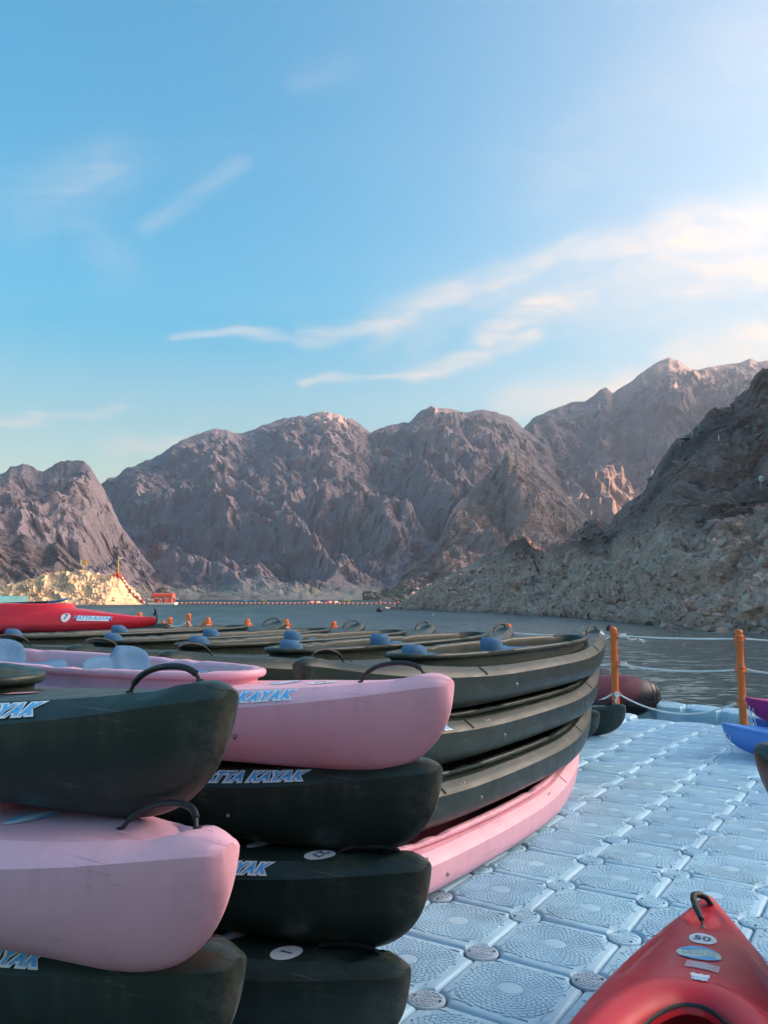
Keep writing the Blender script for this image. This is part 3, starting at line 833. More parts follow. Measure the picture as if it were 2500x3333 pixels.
def kayak_hull(mat):
    ends = [0, 0.002, 0.006, 0.012, 0.02, 0.03, 0.045, 0.062, 0.085, 0.11, 0.14, 0.17, 0.20, 0.24, 0.28, 0.32, 0.36, 0.41, 0.46, 0.52, 0.58, 0.64, 0.70, 0.75, 0.80]
    xs = sorted(set([-KH + e for e in ends] + [KH - e for e in ends] + list(np.linspace(-1.56, 1.56, 46)) + [CK0 + e for e in (0.0, 0.004, 0.012, 0.03)] + [CK1 - e for e in (0.0, 0.004, 0.012, 0.03)]))
    xs = np.array(xs)
    nh, nb, nd = 13, 4, 9
    rows = []
    for x in xs:
        zk, b, zc = float(k_keel(x)), float(k_beam(x)), float(k_chine(x))
        yb, zb = (float(q) for q in k_band(x)); yin = float(k_cock(x)) if CK0 < x < CK1 else 0.0
        yin = min(yin, yb - 0.006) if yin > 0 else 0.0
        n = k_pow(x)
        half = []
        for j in range(nh):
            th = j / (nh - 1) * math.pi / 2
            half.append((b * math.sin(th) ** (2 / n), zk + (zc - 0.004 - zk) * (1 - math.cos(th) ** (2 / n))))
        for j in range(1, nb + 1):
            w = j / nb
            bulge = 0.0012 * math.sin(math.pi * w)
            half.append((b + (yb - b) * w - 0.002 + bulge, zc + 0.003 + (zb - zc) * w + bulge * 0.5))
        for j in range(1, nd + 1):
            y = yb + (yin - yb) * (j / nd)
            half.append((y, float(k_deck(x, y)) + (0.003 if j < nd else 0.003)))
        rows.append(half)
    vs = []; m = len(rows[0])
    full = 2 * m - 1
    for x, half in zip(xs, rows):
        for y, z in reversed(half[1:]): vs.append((x, -y, z))
        vs.append((x, 0.0, half[0][1]))
        for y, z in half[1:]: vs.append((x, y, z))
    fs = grid_faces(len(xs), full, False, True)
    # close the deck along the middle where there is no cockpit
    fs.append(tuple(range(full))); o = (len(xs) - 1) * full; fs.append(tuple(reversed(range(o, o + full))))
    return mesh_of('hull', vs, fs, mat, True, 24)

def cock_outline(n, out=0.0):
    c = (CK0 + CK1) / 2; h = (CK1 - CK0) / 2
    P = []
    for k in range(n):
        th = 2 * math.pi * k / n
        ct, st = math.cos(th), math.sin(th)
        P.append((c + h * math.copysign(abs(ct) ** 0.93, ct), CKW * math.copysign(abs(st) ** 0.90, st)))
    P = np.array(P)
    T = np.roll(P, -1, 0) - np.roll(P, 1, 0)
    N = np.stack([T[:, 1], -T[:, 0]], -1); N /= np.linalg.norm(N, axis=1)[:, None]
    return P, N
def kayak_coaming(mat):
    n = 168
    P, N = cock_outline(n)
    notch = np.ones(n)
    for th in (0.12, 0.33, 0.62, 0.86, 1.14, 1.38, 1.62, 1.88):
        for sg in (th, 2 - th):
            k = int(sg / 2 * n)
            for e, f in ((-1, 0.75), (0, 0.2), (1, 0.75)): notch[(k + e) % n] = min(notch[(k + e) % n], f)
    prof = [(0.006, -0.105), (0.004, -0.046), (0.010, -0.036), (0.028, -0.032), (0.038, -0.025), (0.041, -0.014), (0.038, -0.004), (0.029, 0.001), (0.012, 0.002), (-0.004, -0.003), (-0.010, -0.016), (-0.014, -0.060), (-0.020, -0.105)]
    vs = []
    for k in range(n):
        c = (CK0 + CK1) / 2
        rise = 0.006 * ((P[k, 0] - c) / 1.4) ** 4
        for o, z in prof:
            zz = z - (1 - notch[k]) * (0.016 if z > -0.02 and o < 0.035 else 0.0)
            vs.append((P[k, 0] + N[k, 0] * o, P[k, 1] + N[k, 1] * o, 0.342 + rise + zz))
    m = len(prof)
    fs = []
    for k in range(n):
        for j in range(m - 1):
            a = k * m + j; b_ = ((k + 1) % n) * m + j
            fs.append((a, a + 1, b_ + 1, b_))
    return mesh_of('cockpit_rim', vs, fs, mat, True, 50)
def kayak_liner(mat):
    n = 84
    P, N = cock_outline(n)
    rings = [(-0.020, 0.237), (0.030, 0.200), (0.050, 0.150), (0.035, 0.085), (-0.02, 0.045), (-0.10, 0.030)]
    vs = []
    for o, z in rings:
        for k in range(n):
            y = P[k, 1] + N[k, 1] * o; x = P[k, 0] + N[k, 0] * o
            lim = float(k_beam(x)) - 0.025 if o > 0 else 9
            vs.append((x, max(-lim, min(lim, y)), z))
    fs = grid_faces(len(rings), n, True)
    fs.append(tuple(range((len(rings) - 1) * n, len(rings) * n)))
    return mesh_of('cockpit_liner', vs, fs, mat, True, 50)
def seat_pan():
    # moulded pan: a wedge with a raised, rounded front
    prof = [(-0.20, 0.03), (-0.20, 0.20), (-0.12, 0.215), (0.02, 0.24), (0.12, 0.29), (0.20, 0.315), (0.25, 0.31), (0.28, 0.27), (0.34, 0.24), (0.35, 0.03)]
    vs = []
    W = [-0.155, -0.148, -0.125, -0.06, 0.06, 0.125, 0.148, 0.155]
    for y in W:
        e = abs(y) / 0.155
        for x, z in prof:
            dz = -0.022 * (1 - (y / 0.155) ** 2) if z > 0.1 else 0
            zz = z + dz - (0.022 * max(0, (e - 0.93) / 0.07) if z > 0.1 else 0)
            vs.append((x, y, zz))
    fs = grid_faces(len(W), len(prof))
    m = len(prof)
    fs.append(tuple(range(m))); fs.append(tuple(reversed(range((len(W) - 1) * m, len(W) * m))))
    return mesh_of('seat', vs, fs, 'seat_foam', True, 40)
def seat_back(hw, lobed):
    """rounded backrest wrapped a little round the sitter; the wide one has a second, lower lobe on one side"""
    n, m = 25, 12
    fr = []; bk = []
    for i in range(n):
        y = -1 + 2 * i / (n - 1)
        top = 0.320 + 0.068 * max(0.0, 1 - abs(y) ** 6.0) ** 0.5
        if lobed: top = 0.300 + (0.105 if y > 0.12 else 0.105 - 0.048 * min(1, (0.12 - y) / 0.10)) * max(0.0, 1 - abs(y) ** 4.0) ** 0.45
        for j in range(m):
            t = j / (m - 1)
            z = 0.17 + (top - 0.17) * t
            x = -0.215 - 0.06 * t - 0.012 + 0.06 * abs(y) ** 2.2 + 0.010 * math.cos(t * 5)
            th = (0.022 if lobed else 0.034) * (1 - t ** 6) ** 0.5 * (1 - abs(y) ** 8) ** 0.5 + 0.002
            lob = 0.014 * math.exp(-((t - 0.45) / 0.18) ** 2) * (1 - y * y)
            fr.append((x + th + lob, hw * y, z)); bk.append((x - th, hw * y, z))
    fs = grid_faces(n, m, flip=True)
    o = n * m
    fs += [tuple(o + k for k in reversed(f)) for f in grid_faces(n, m, flip=True)]
    for i in range(n - 1):
        fs.append((i * m + m - 1, (i + 1) * m + m - 1, o + (i + 1) * m + m - 1, o + i * m + m - 1))
        fs.append(((i + 1) * m, i * m, o + i * m, o + (i + 1) * m))
    for j in range(m - 1):
        fs.append((j, j + 1, o + j + 1, o + j)); a = (n - 1) * m
        fs.append((a + j + 1, a + j, o + a + j, o + a + j + 1))
    return mesh_of('backrest', fr + bk, fs, 'seat_foam', True, 50)
def centre_block():
    b = MB()
    prof = [(-0.09, 0.04), (-0.075, 0.15), (-0.06, 0.20), (-0.025, 0.245), (0.015, 0.255), (0.05, 0.235), (0.07, 0.19), (0.085, 0.15), (0.10, 0.04)]
    vs = []
    for y, s in ((-0.085, 0.86), (-0.07, 1.0), (0.07, 1.0), (0.085, 0.86)):
        for x, z in prof: vs.append((x * s, y, 0.04 + (z - 0.04) * s))
    fs = grid_faces(4, len(prof)); m = len(prof)
    fs.append(tuple(range(m))); fs.append(tuple(reversed(range(3 * m, 4 * m))))
    b.faces(vs, fs)
    b.box((0, 0, 0.06), (0.26, 0.22, 0.05))
    return b.mesh('centre_block', 'seat_foam', True, 35)
def carry_handle(arch, lean=0.0):
    """rubber grip on a cord arching along the middle of the deck end"""
    x0, x1 = KH - 0.115, KH - 0.395
    z0, z1 = float(k_deck(x0, 0)) + 0.004, float(k_deck(x1, 0)) + 0.004
    pts = []; n = 15
    for k in range(n):
        t = k / (n - 1)
        pts.append((x0 + (x1 - x0) * t + 0.012 * math.sin(2 * math.pi * t), lean * math.sin(math.pi * t), z0 + (z1 - z0) * t + arch * math.sin(math.pi * t) ** 0.62))
    b = MB()
    b.tube(pts[1:-1], [0.0088] * (n - 2), 10)
    b.tube(pts[:3], 0.0055, 6); b.tube(pts[-3:], 0.0055, 6)
    b.lathe([(0.011, -0.006), (0.011, 0.002), (0.007, 0.004), (0.001, 0.005)], 10, (x0 + 0.004, 0, z0)); b.lathe([(0.011, -0.006), (0.011, 0.002), (0.007, 0.004), (0.001, 0.005)], 10, (x1 - 0.004, 0, z1))
    return b.mesh('carry_handle', 'black_rubber', True, 50)
def bolt_mesh():
    b = MB(); b.lathe([(0.0105, 0.0), (0.0105, 0.002), (0.0075, 0.003), (0.0065, 0.006), (0.003, 0.008), (0.0005, 0.0082)], 10)
    return b.mesh('bolt', 'bolt_steel', True, 40)
def hull_point(x, zrel, side):
    """a point on the hull side and its outward direction"""
    zk, b, zc = float(k_keel(x)), float(k_beam(x)), float(k_chine(x))
    n = k_pow(x)
    c = 1 - zrel
    s = (1 - c ** n) ** (1 / n) if c < 1 else 0
    return (x, side * b * s, zk + (zc - zk) * zrel)
def band_surf(x0, side, dirn, off=0.0):
    def f(a, b, lift):
        x = x0 + dirn * a
        bm, zc = float(k_beam(x)), float(k_chine(x)); yb, zb = (float(q) for q in k_band(x))
        L = math.hypot(bm - yb, zb - zc); w = 0.5 + (b + off) / L
        bulge = 0.0012 * math.sin(math.pi * min(1, max(0, w)))
        ny, nz = (zb - zc) / L, (bm - yb) / L
        return (x, side * (bm + (yb - bm) * w - 0.002 + bulge + ny * (lift + 0.001)), zc + 0.003 + (zb - zc) * w + bulge * 0.5 + nz * (lift + 0.001))
    return f
def deck_surf(x0, y0=0.0):
    """text up = towards the bow, text right = -y"""
    def f(a, b, lift):
        x = x0 + b; y = y0 - a
        return (x, y, float(k_deck(x, y)) + 0.004 + lift)
    return f

K_MESH = {}
for col, mat, inner in (('green', 'green_plastic', 'green_plastic'), ('pink', 'pink_plastic', 'pink_inner')):
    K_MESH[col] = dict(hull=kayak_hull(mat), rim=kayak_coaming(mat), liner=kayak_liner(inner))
SEAT, CBLOCK, BOLT = seat_pan(), centre_block(), bolt_mesh()
SEATB = {'green': seat_back(0.088, False), 'pink': seat_back(0.20, True)}
HANDLES = {'up': carry_handle(0.052), 'flat': carry_handle(0.012, 0.03), 'bent': carry_handle(0.050, 0.05)}

def side_text_mesh(side=-1, x0=1.15, size=0.041, off=0.0):
    d = 1 if side < 0 else -1
    s = band_surf(x0, side, d, off)
    return (wrap_text('lettering_border', 'HATTA KAYAK', s, size, 'decal_white', 0.150, 0.10, 1.20, 0.0014),
            wrap_text('lettering', 'HATTA KAYAK', s, size, 'decal_blue', 0.036, 0.10, 1.20, 0.0034))
_ST = {}
def side_text(side, x0):
    k = (side, round(x0, 3))
    if k not in _ST: _ST[k] = side_text_mesh(side, x0)
    return _ST[k]
def welt_mesh(x, side, mat):
    """raised welt across the side band"""
    b = MB()
    s = band_surf(x, side, 1)
    b.tube([s(0.02 * (k / 6 - 0.5), (k / 6 - 0.5) * 0.072, 0.001) for k in range(7)], [0.002, 0.005, 0.006, 0.006, 0.006, 0.005, 0.002], 6)
    return b.mesh('band_welt', mat, True, 60)
KM = {'green': 'green_plastic', 'pink': 'pink_plastic'}
WELT = {(c, x, s): welt_mesh(x, s, m) for c, m in KM.items() for x in (-1.30, 0.98) for s in (-1, 1)}
def kayak(col, tip, rz, z, label, number=None, group='two-seat kayaks stacked on the dock', handle='up', detail=2, text_x=None, side=-1, logo=False, tilt=0.0, number_at=(1.86, 0.0), center=None, band_number=None):
    """tip = (x, y) of the bow's foot point; rz = heading of the bow; side = the side that carries the lettering"""
    M = K_MESH[col]
    cx, cy = center if center is not None else (tip[0] - math.cos(rz) * KH, tip[1] - math.sin(rz) * KH)
    root = empty('kayak', (cx, cy, z), rz, label=label, cat='kayak', group=group)
    root.rotation_euler = (0, tilt, rz)
    add('hull', M['hull'], root)
    if detail == 0: return root
    rim = add('cockpit_rim', M['rim'], root)
    if handle == 'flat': rim.location.z = -0.05      # pressed down under the boat above
    add('cockpit_liner', M['liner'], root)
    for x in (-1.30, 0.98): add('band_welt', WELT[(col, x, side)], root)
    for xs in () if handle == 'flat' else ((-0.44, 0.70) if col == 'pink' and side < 0 else (-0.12, 0.98)):
        st = add('seat', SEAT, root, (xs, 0, 0.012))
        if side > 0: st.rotation_euler = (0, 0, math.pi)
        add('backrest', SEATB[col], st)
    if col == 'pink' and handle != 'flat': add('centre_block', CBLOCK, root, (0.02, 0.05, 0.0))
    h = HANDLES[handle]
    add('carry_handle', h, root)
    b_ = add('carry_handle', h, root); b_.rotation_euler = (0, 0, math.pi)
    if detail >= 2:
        for x in (-0.95, 0.72):
            s = band_surf(x, side, 1)
            for a in (0.03, 0.065):
                bo = add('bolt', BOLT, root, s(a, 0.004, 0.0)); bo.rotation_euler = (R(-48 * side), 0, 0); bo.scale = (0.7, 0.7, 0.7)
        for x, zr in ((KH - 0.78, 0.55), (KH - 1.75, 0.62)):
            q = hull_point(x, zr, side)
            bo = add('bolt', BOLT, root, (q[0], q[1] + side * 0.0005, q[2])); bo.rotation_euler = (R(-80 * side), 0, R(8 * side))
            bo.scale = (1.25, 1.25, 1.25)
        if text_x:
            t = side_text(side, text_x)
            d = add('name_sticker', t[0], root); add('lettering', t[1], d)
        if band_number:
            s = band_surf(band_number[1], side, 1 if side < 0 else -1, -0.004)
            d = add('number_disc', wrap_disc('number_disc', s, 0.044, 0.036, 'decal_white', 0.0015), root)
            add('numeral', wrap_text('numeral', band_number[0], s, 0.042, 'decal_navy', 0.012, 0, 1.0, 0.003), d)
        if number:
            s = deck_surf(*number_at)
            d = add('number_disc', wrap_disc('number_disc', s, 0.058, 0.058, 'decal_white'), root)
            add('numeral', wrap_text('numeral', number, s, 0.052, 'decal_navy', 0.012, 0, 1.0, 0.003), d)
        if logo:
            s = deck_surf(1.60, -0.02)
            d = add('logo_sticker', wrap_disc('logo_sticker', s, 0.085, 0.045, 'decal_white'), root)
            add('logo_wave', logo_wave(s, 0.085, 0.045), d)
    return root
def logo_wave(s, ra, rb, lift=0.0025):
    """blue waves over and under the lettering of the oval sticker"""
    vs = []; fs = []
    n = 15
    for sg in (1, -1):
        o = len(vs)
        for k in range(n):
            a = (k / (n - 1) * 2 - 1) * 0.93
            e = math.sqrt(1 - a * a) * 0.96
            wv = 0.50 + 0.18 * math.sin(a * 3 * sg + 0.6)
            vs.append(s(a * ra, sg * rb * min(e, max(wv, 0)) , lift)); vs.append(s(a * ra, sg * rb * e, lift))
        for k in range(n - 1):
            a = o + 2 * k
            fs.append((a, a + 2, a + 3, a + 1) if sg > 0 else (a, a + 1, a + 3, a + 2))
    return mesh_of('logo_wave', vs, fs, 'decal_blue', False)

DOCK_YAW = 0.57198; DOCK_O = (1.13397, 4.02224)
def G(i, j, z=0.0):
    c, s = math.cos(DOCK_YAW), math.sin(DOCK_YAW)
    return (DOCK_O[0] + 0.5 * (i * c + j * s), DOCK_O[1] + 0.5 * (-i * s + j * c), z)
HJ = math.pi / 2 - DOCK_YAW          # heading away along the dock
HI = -DOCK_YAW                       # heading to the right across it
def pix_tip(u, v, z):                # bow's foot point under a pixel, for a bow top at height z
    P = on(u, v, z); return (P[0], P[1])

GA = GB = R(-36)
a1 = kayak('green', (-0.381, 2.057), GA, 0.985, 'dark green kayak with arched black handle, topmost of the nearest stack', None, handle='up', text_x=1.60)
s = deck_surf(1.52, -0.06)
add('torn_sticker', wrap_rect('torn_sticker', s, 0.05, 0.13, 'decal_pink', 0.003, 6, 5, 0.006), a1)
a2 = kayak('pink', (-0.347, 1.909), GA, 0.66, 'pink kayak lying directly beneath the green kayak in the nearest stack', None, handle='bent', logo=True)
kayak('green', (-0.356, 2.095), GA, 0.335, 'dark green kayak under the pink one in the nearest stack, cut by the picture edge', None, handle='flat', text_x=1.60)
kayak('green', (-0.36, 2.05), GA, 0.01, 'dark green kayak at the very bottom of the nearest stack', None, handle='flat', detail=1)

kayak('pink', (0.234, 2.886), GB, 0.928, 'pink kayak with its cockpit open, topmost of the middle stack', '10', handle='up', logo=True, text_x=1.57, number_at=(1.80, -0.03))
kayak('green', (0.197, 2.973), GB, 0.617, 'dark green kayak number 6 right beneath the pink kayak of the middle stack', None, handle='flat', text_x=1.65, band_number=('6', 1.32))
kayak('green', (0.151, 2.896), GB, 0.308, 'dark green kayak numbered 27, third from the top of the middle stack', '27', handle='flat', text_x=1.57, number_at=(1.93, -0.065), logo=True)
kayak('green', (0.077, 2.821), GB, 0.0, 'dark green kayak numbered 1 at the bottom of the middle stack', '1', handle='flat', number_at=(1.90, -0.085), logo=True)

def cj(i, jc): return G(i, jc)[:2]
CI = -2.75
HC = HJ + math.pi
c1 = kayak('green', None, HC, 0.895, 'dark green open kayak topmost of the stack beside the walkway, blue seats showing', None, center=cj(CI, 3.20), side=1)
kayak('green', None, HC, 0.60, 'dark green kayak second from top in the stack beside the walkway', None, handle='flat', center=cj(CI, 2.80), text_x=1.42, side=1)
c3 = kayak('green', None, HC - R(0.5), 0.30, 'dark green kayak resting on the pink one beside the walkway', None, handle='flat', center=cj(CI + 0.05, 2.05), side=1)
kayak('pink', None, HC - R(1.0), 0.0, 'pink kayak lying on the dock at the bottom of the stack beside the walkway', None, handle='flat', center=cj(CI + 0.10, 1.15), side=1)
rows = [(-4.62, 3.10, 'dark green open kayak, second row back from the walkway stack, on top'), (-6.50, 3.25, 'dark green open kayak, third row back from the walkway stack, on top'),
        (-8.42, 3.25, 'dark green open kayak, fourth row back from the walkway stack, on top'), (-10.35, 2.75, 'dark green open kayak, fifth and rearmost row, its pale upturned bow showing')]
for k, (i, jc, lab) in enumerate(rows):
    kayak('green', None, HC + R(0.4 * (k % 2)), 0.90 + 0.02 * (k == 3), lab, None, center=cj(i, jc), side=1)
    for lv in range(3):
        kayak('green', None, HC, 0.30 * lv, 'dark green kayak buried low in the rear kayak rows', None, center=cj(i, jc + 0.1 * lv), detail=0, group='kayaks hidden low in the rear rows')
kayak('green', pix_tip(2036, 2300, 0.36), HI - R(4), 0.0, 'dark green kayak bow on the dock before the orange post, blunt end towards us', None, detail=1)
kayak('green', pix_tip(1950, 2322, 0.36), HI - R(4), 0.0, 'dark green kayak bow peeping out beside the walkway stack, nearer of two', None, detail=1, handle='flat')
PR = pix_tip(2466, 2404, 0.99)
kr = kayak('green', PR, R(115), 0.60, 'grey green kayak end cut off by the right picture edge', None, side=1)
for lv in (1, 0):
    kayak('green', (PR[0] + 0.20, PR[1] - 0.12), R(115), 0.30 * lv, 'dark green kayak %s at the right picture edge' % ('in the middle of the stack', 'at the foot of the stack')[1 - lv], None, side=1, detail=1, handle='flat')
ES = wrap_rect('edge_sticker', band_surf(-2.16, 1, -1), 0.085, 0.045, 'decal_pale_blue', 0.002, 6, 3)
EB = wrap_rect('edge_sticker', band_surf(2.16, 1, -1), 0.085, 0.045, 'decal_pale_blue', 0.002, 6, 3)
for o_ in (c1, c3): add('edge_sticker', ES, o_)
add('edge_sticker', EB, kr)

# ------------------------------------------------------------------ floating dock of plastic blocks
def block_outline(inset, n=5):
    a = 0.2475 - inset; rc = 0.082 + inset
    pts = []
    for sx, sy, order in ((1, 1, 0), (-1, 1, 1), (-1, -1, 0), (1, -1, 1)):
        e = math.sqrt(max(rc * rc - (0.25 - a) ** 2, 1e-6))
        th0 = math.atan2(0.25 - a, e)
        arc = []
        for k in range(n):
            th = th0 + (math.pi / 2 - 2 * th0) * k / (n - 1)
            arc.append((0.25 - rc * math.sin(th), 0.25 - rc * math.cos(th)))
        # arc runs from the x side to the y side of the corner
        arc = [(sx * x, sy * y) for x, y in arc]
        # order counter-clockwise
        ang = [math.atan2(y, x) % (2 * math.pi) for x, y in arc]
        if sx > 0 and sy < 0: ang = [q if q > 1 else q + 2 * math.pi for q in ang]
        arc = [p for _, p in sorted(zip(ang, arc))]
        pts += arc
    return pts
def inside_top(x, y):
    a = 0.2475 - 0.029
    if abs(x) > a or abs(y) > a: return False
    return math.hypot(abs(x) - 0.25, abs(y) - 0.25) > 0.082 + 0.034
def block_mesh(fancy=True):
    b = MB()
    rings = [(0.0, -0.40), (0.0, -0.024), (0.002, -0.016), (0.006, -0.009), (0.012, -0.004), (0.019, -0.001), (0.026, 0.0)] if fancy else [(0.0, -0.40), (0.0, -0.03), (0.03, 0.0)]
    vs = []; n = None
    for ins, z in rings:
        o = block_outline(ins); n = len(o)
        vs += [(x, y, z) for x, y in o]
    fs = grid_faces(len(rings), n, True)
    fs.append(tuple(range((len(rings) - 1) * n, len(rings) * n)))
    b.faces(vs, fs)
    if fancy:
        # tread: a web of raised bricks round a plain hub
        h = 0.0048; gap = 0.0048
        R0 = 0.052; rings_n = 9; dr = 0.0195
        for k in range(rings_n):
            r0, r1 = R0 + k * dr + gap / 2, R0 + (k + 1) * dr - gap / 2
            cnt = 28 if k < 3 else (36 if k < 6 else 44)
            for q in range(cnt):
                t0 = (q + 0.5 * (k % 2)) / cnt * 2 * math.pi; t1 = t0 + 2 * math.pi / cnt
                g0 = gap / 2 / r0; g1 = gap / 2 / r1
                P = [(r0 * math.cos(t0 + g0), r0 * math.sin(t0 + g0)), (r1 * math.cos(t0 + g1), r1 * math.sin(t0 + g1)), (r1 * math.cos(t1 - g1), r1 * math.sin(t1 - g1)), (r0 * math.cos(t1 - g0), r0 * math.sin(t1 - g0))]
                if not all(inside_top(*p) for p in P): continue
                c = (sum(p[0] for p in P) / 4, sum(p[1] for p in P) / 4)
                top = [(c[0] + (p[0] - c[0]) * 0.90, c[1] + (p[1] - c[1]) * 0.90, h) for p in P]
                b.faces([(p[0], p[1], -0.0005) for p in P] + top, [(4, 5, 6, 7), (0, 1, 5, 4), (1, 2, 6, 5), (2, 3, 7, 6), (3, 0, 4, 7)])
        b.lathe([(0.049, -0.001), (0.0475, 0.003), (0.043, 0.0036), (0.001, 0.0036)], 28)
        # arrow ribs filling the corners
        for a in range(4):
            th = a * math.pi / 2
            for s in (-1, 1):
                for r_, l_ in ((0.165, 0.06), (0.18, 0.035)):
                    c, s_ = math.cos(th), math.sin(th)
                    x, y = 0.198, s * (r_ - 0.035)
                    if abs(y) > 0.155: continue
                    b.box((x * c - y * s_, x * s_ + y * c, 0.0015), (0.006, l_, 0.004), th)
        for sx in (-1, 1):
            for sy in (-1, 1):
                b.box((sx * 0.150, sy * 0.150, 0.0016), (0.05, 0.005, 0.004), math.atan2(-sx, sy) if False else R(-45) * sx * sy)
                b.box((sx * 0.162, sy * 0.162, 0.0016), (0.03, 0.005, 0.004), R(-45) * sx * sy)
        # side ribs
        for a in range(4):
            th = a * math.pi / 2
            for y in (-0.12, -0.06, 0.0, 0.06, 0.12):
                c, s_ = math.cos(th), math.sin(th)
                b.box((0.247 * c - y * s_, 0.247 * s_ + y * c, -0.22), (0.008, 0.02, 0.30), th)
    return b.mesh('float_block', 'dock_plastic', True, 30)
def pin_mesh(mat):
    b = MB()
    b.lathe([(0.060, -0.10), (0.066, -0.024), (0.073, -0.016), (0.0755, -0.008), (0.0735, -0.002), (0.068, 0.0), (0.001, 0.0)], 28)
    h = 0.0030
    for r0, r1, cnt in ((0.052, 0.062, 10), (0.036, 0.046, 8), (0.018, 0.030, 6), (0.004, 0.013, 3)):
        for q in range(cnt):
            t0 = q / cnt * 2 * math.pi + 0.08; t1 = (q + 1) / cnt * 2 * math.pi - 0.08
            m = 4; vs = []
            for k in range(m):
                t = t0 + (t1 - t0) * k / (m - 1)
                for r in (r0, r1): vs.append((r * math.cos(t), r * math.sin(t), h))
            o = len(vs)
            vs += [(x, y, -0.0005) for x, y, _ in vs]
            fs = [(2*k, 2*k+1, 2*k+3, 2*k+2) for k in range(m - 1)]
            fs += [(2*k+1, o+2*k+1, o+2*k+3, 2*k+3) for k in range(m - 1)] + [(2*k+2, o+2*k+2, o+2*k, 2*k) for k in range(m - 1)]
            fs += [(0, o, o + 1, 1), (2*m-1, o+2*m-1, o+2*m-2, 2*m-2)]
            b.faces(vs, fs)
    b.cur = 1
    for s in (-1, 1): b.lathe([(0.0065, 0.0), (0.0065, 0.0034), (0.0005, 0.0035)], 10, (s * 0.055, 0.012 * s, 0.0))
    return b.mesh('connector_pin', [mat, 'dark_hole'], True, 35)

def build_dock():
    dock = empty('floating_dock', G(-2, 5, 0), label='pale blue floating dock of square plastic blocks under the kayak stacks', cat='dock')
    BL, BP = block_mesh(True), block_mesh(False)
    pins = [pin_mesh('dock_plastic'), pin_mesh('dock_plastic_grey')]
    inv = np.array(G(-2, 5, 0))
    rg = random.Random(3)
    hz = {}
    def wave(i, j): return 0.006 * math.sin(i * 0.9 + j * 0.5) + 0.006 * math.sin(j * 0.8 - i * 0.3) - 0.006 + (-0.035 * max(0, (j - 13)) if j > 13 else 0)
    for i in range(-4, 4):
        for j in range(-4, 15):
            P = np.array(G(i + 0.5, j + 0.5, wave(i + .5, j + .5))) - inv
            o = add('float_block', BL, dock, P)
            o.rotation_euler = (R(rg.uniform(-0.8, 0.8)), R(rg.uniform(-0.8, 0.8)), -DOCK_YAW + R(90 * rg.randrange(4)) + R(rg.uniform(-0.25, 0.25)))
    for i in range(-3, 5):
        for j in range(-4, 15):
            P = np.array(G(i, j, wave(i, j) - 0.002 + rg.uniform(-0.003, 0.003))) - inv
            near = j <= 0 and i <= 1
            o = add('connector_pin', pins[1 if near and rg.random() < 0.7 else 0], dock, P)
            o.rotation_euler = (R(rg.uniform(-1, 1)), R(rg.uniform(-1, 1)), rg.uniform(0, 6.28))
    # the rest of the dock, out of sight under the stacks
    b = MB(); src = [v.co[:] for v in BP.vertices]; sf = [tuple(p.vertices) for p in BP.polygons]
    for i in list(range(-27, -4)) + [4, 5]:
        for j in range(-4, 15):
            P = np.array(G(i + 0.5, j + 0.5, -0.006)) - inv; c, s = math.cos(-DOCK_YAW), math.sin(-DOCK_YAW)
            b.faces([(x * c - y * s + P[0], x * s + y * c + P[1], z + P[2]) for x, y, z in src], sf)
    add('float_blocks_beyond', b.mesh('float_blocks_beyond', 'dock_plastic', True, 30), dock, kind='stuff')
    # lower jetty beyond the edge
    jet = empty('low_jetty', at(2190, 2300, 12.9) * np.array([1, 1, 0]), label='weathered low row of grey blue floats in the water beyond the dock edge', cat='jetty')
    for k in range(4):
        o = add('float_block', BL, jet, (-0.55 + 0.5 * k * math.cos(-0.35), -0.5 * k * math.sin(0.35) + 0.1, -0.03 - 0.028 * k), (R(2), R(3), -0.35))
build_dock()

# ------------------------------------------------------------------ orange posts and ropes
def post_mesh(kind):
    b = MB()
    r = 0.047
    prof = [(r * 1.25, 0.0), (r * 1.25, 0.03), (r * 1.02, 0.05), (r, 0.27)]
    for z in (0.295, 0.695, 1.08):
        if kind == 'collar':
            prof += [(r, z - 0.05), (r * 1.22, z - 0.035), (r * 1.25, z - 0.02), (r * 1.12, z - 0.01), (r * 1.12, z + 0.01), (r * 1.25, z + 0.02), (r * 1.22, z + 0.035), (r, z + 0.05)]
        else:
            prof += [(r, z), (r, z + 0.01)]
    prof += [(r, 1.14), (r * 1.06, 1.15), (r * 1.05, 1.165), (r * 0.9, 1.185), (r * 0.6, 1.198), (0.001, 1.202)]
    b.lathe(prof, 20)
    for z in (0.295, 0.695, 1.08):
        # pierced ear the rope passes through
        for s in ((-1, 1) if kind == 'collar' else (1,)):
            pts = [(s * (r * 0.8), 0, z + 0.038), (s * (r + 0.022), 0, z + 0.022), (s * (r + 0.030), 0, z), (s * (r + 0.022), 0, z - 0.022), (s * (r * 0.8), 0, z - 0.038)]
            b.tube(pts, [0.012, 0.014, 0.014, 0.014, 0.012], 8)
    return b.mesh('fence_post', 'orange_plastic', True, 40)
POST_A, POST_B = post_mesh('collar'), post_mesh('plain')
def on_edge(u, j=14.45):
    p = (u - 1250.0) / FPX / (math.cos(PITCH) - (-(2100 - 1666.5) / FPX) * math.sin(PITCH))
    # point of the line j = const with x / y = p
    c, s = math.cos(DOCK_YAW), math.sin(DOCK_YAW)
    x0 = DOCK_O[0] + 0.5 * j * s; y0 = DOCK_O[1] + 0.5 * j * c
    k = (x0 - p * y0) / (-0.5 * c - 0.5 * p * s) if True else 0
    i = k
    return np.array(G(i, j, 0.0))
posts = []
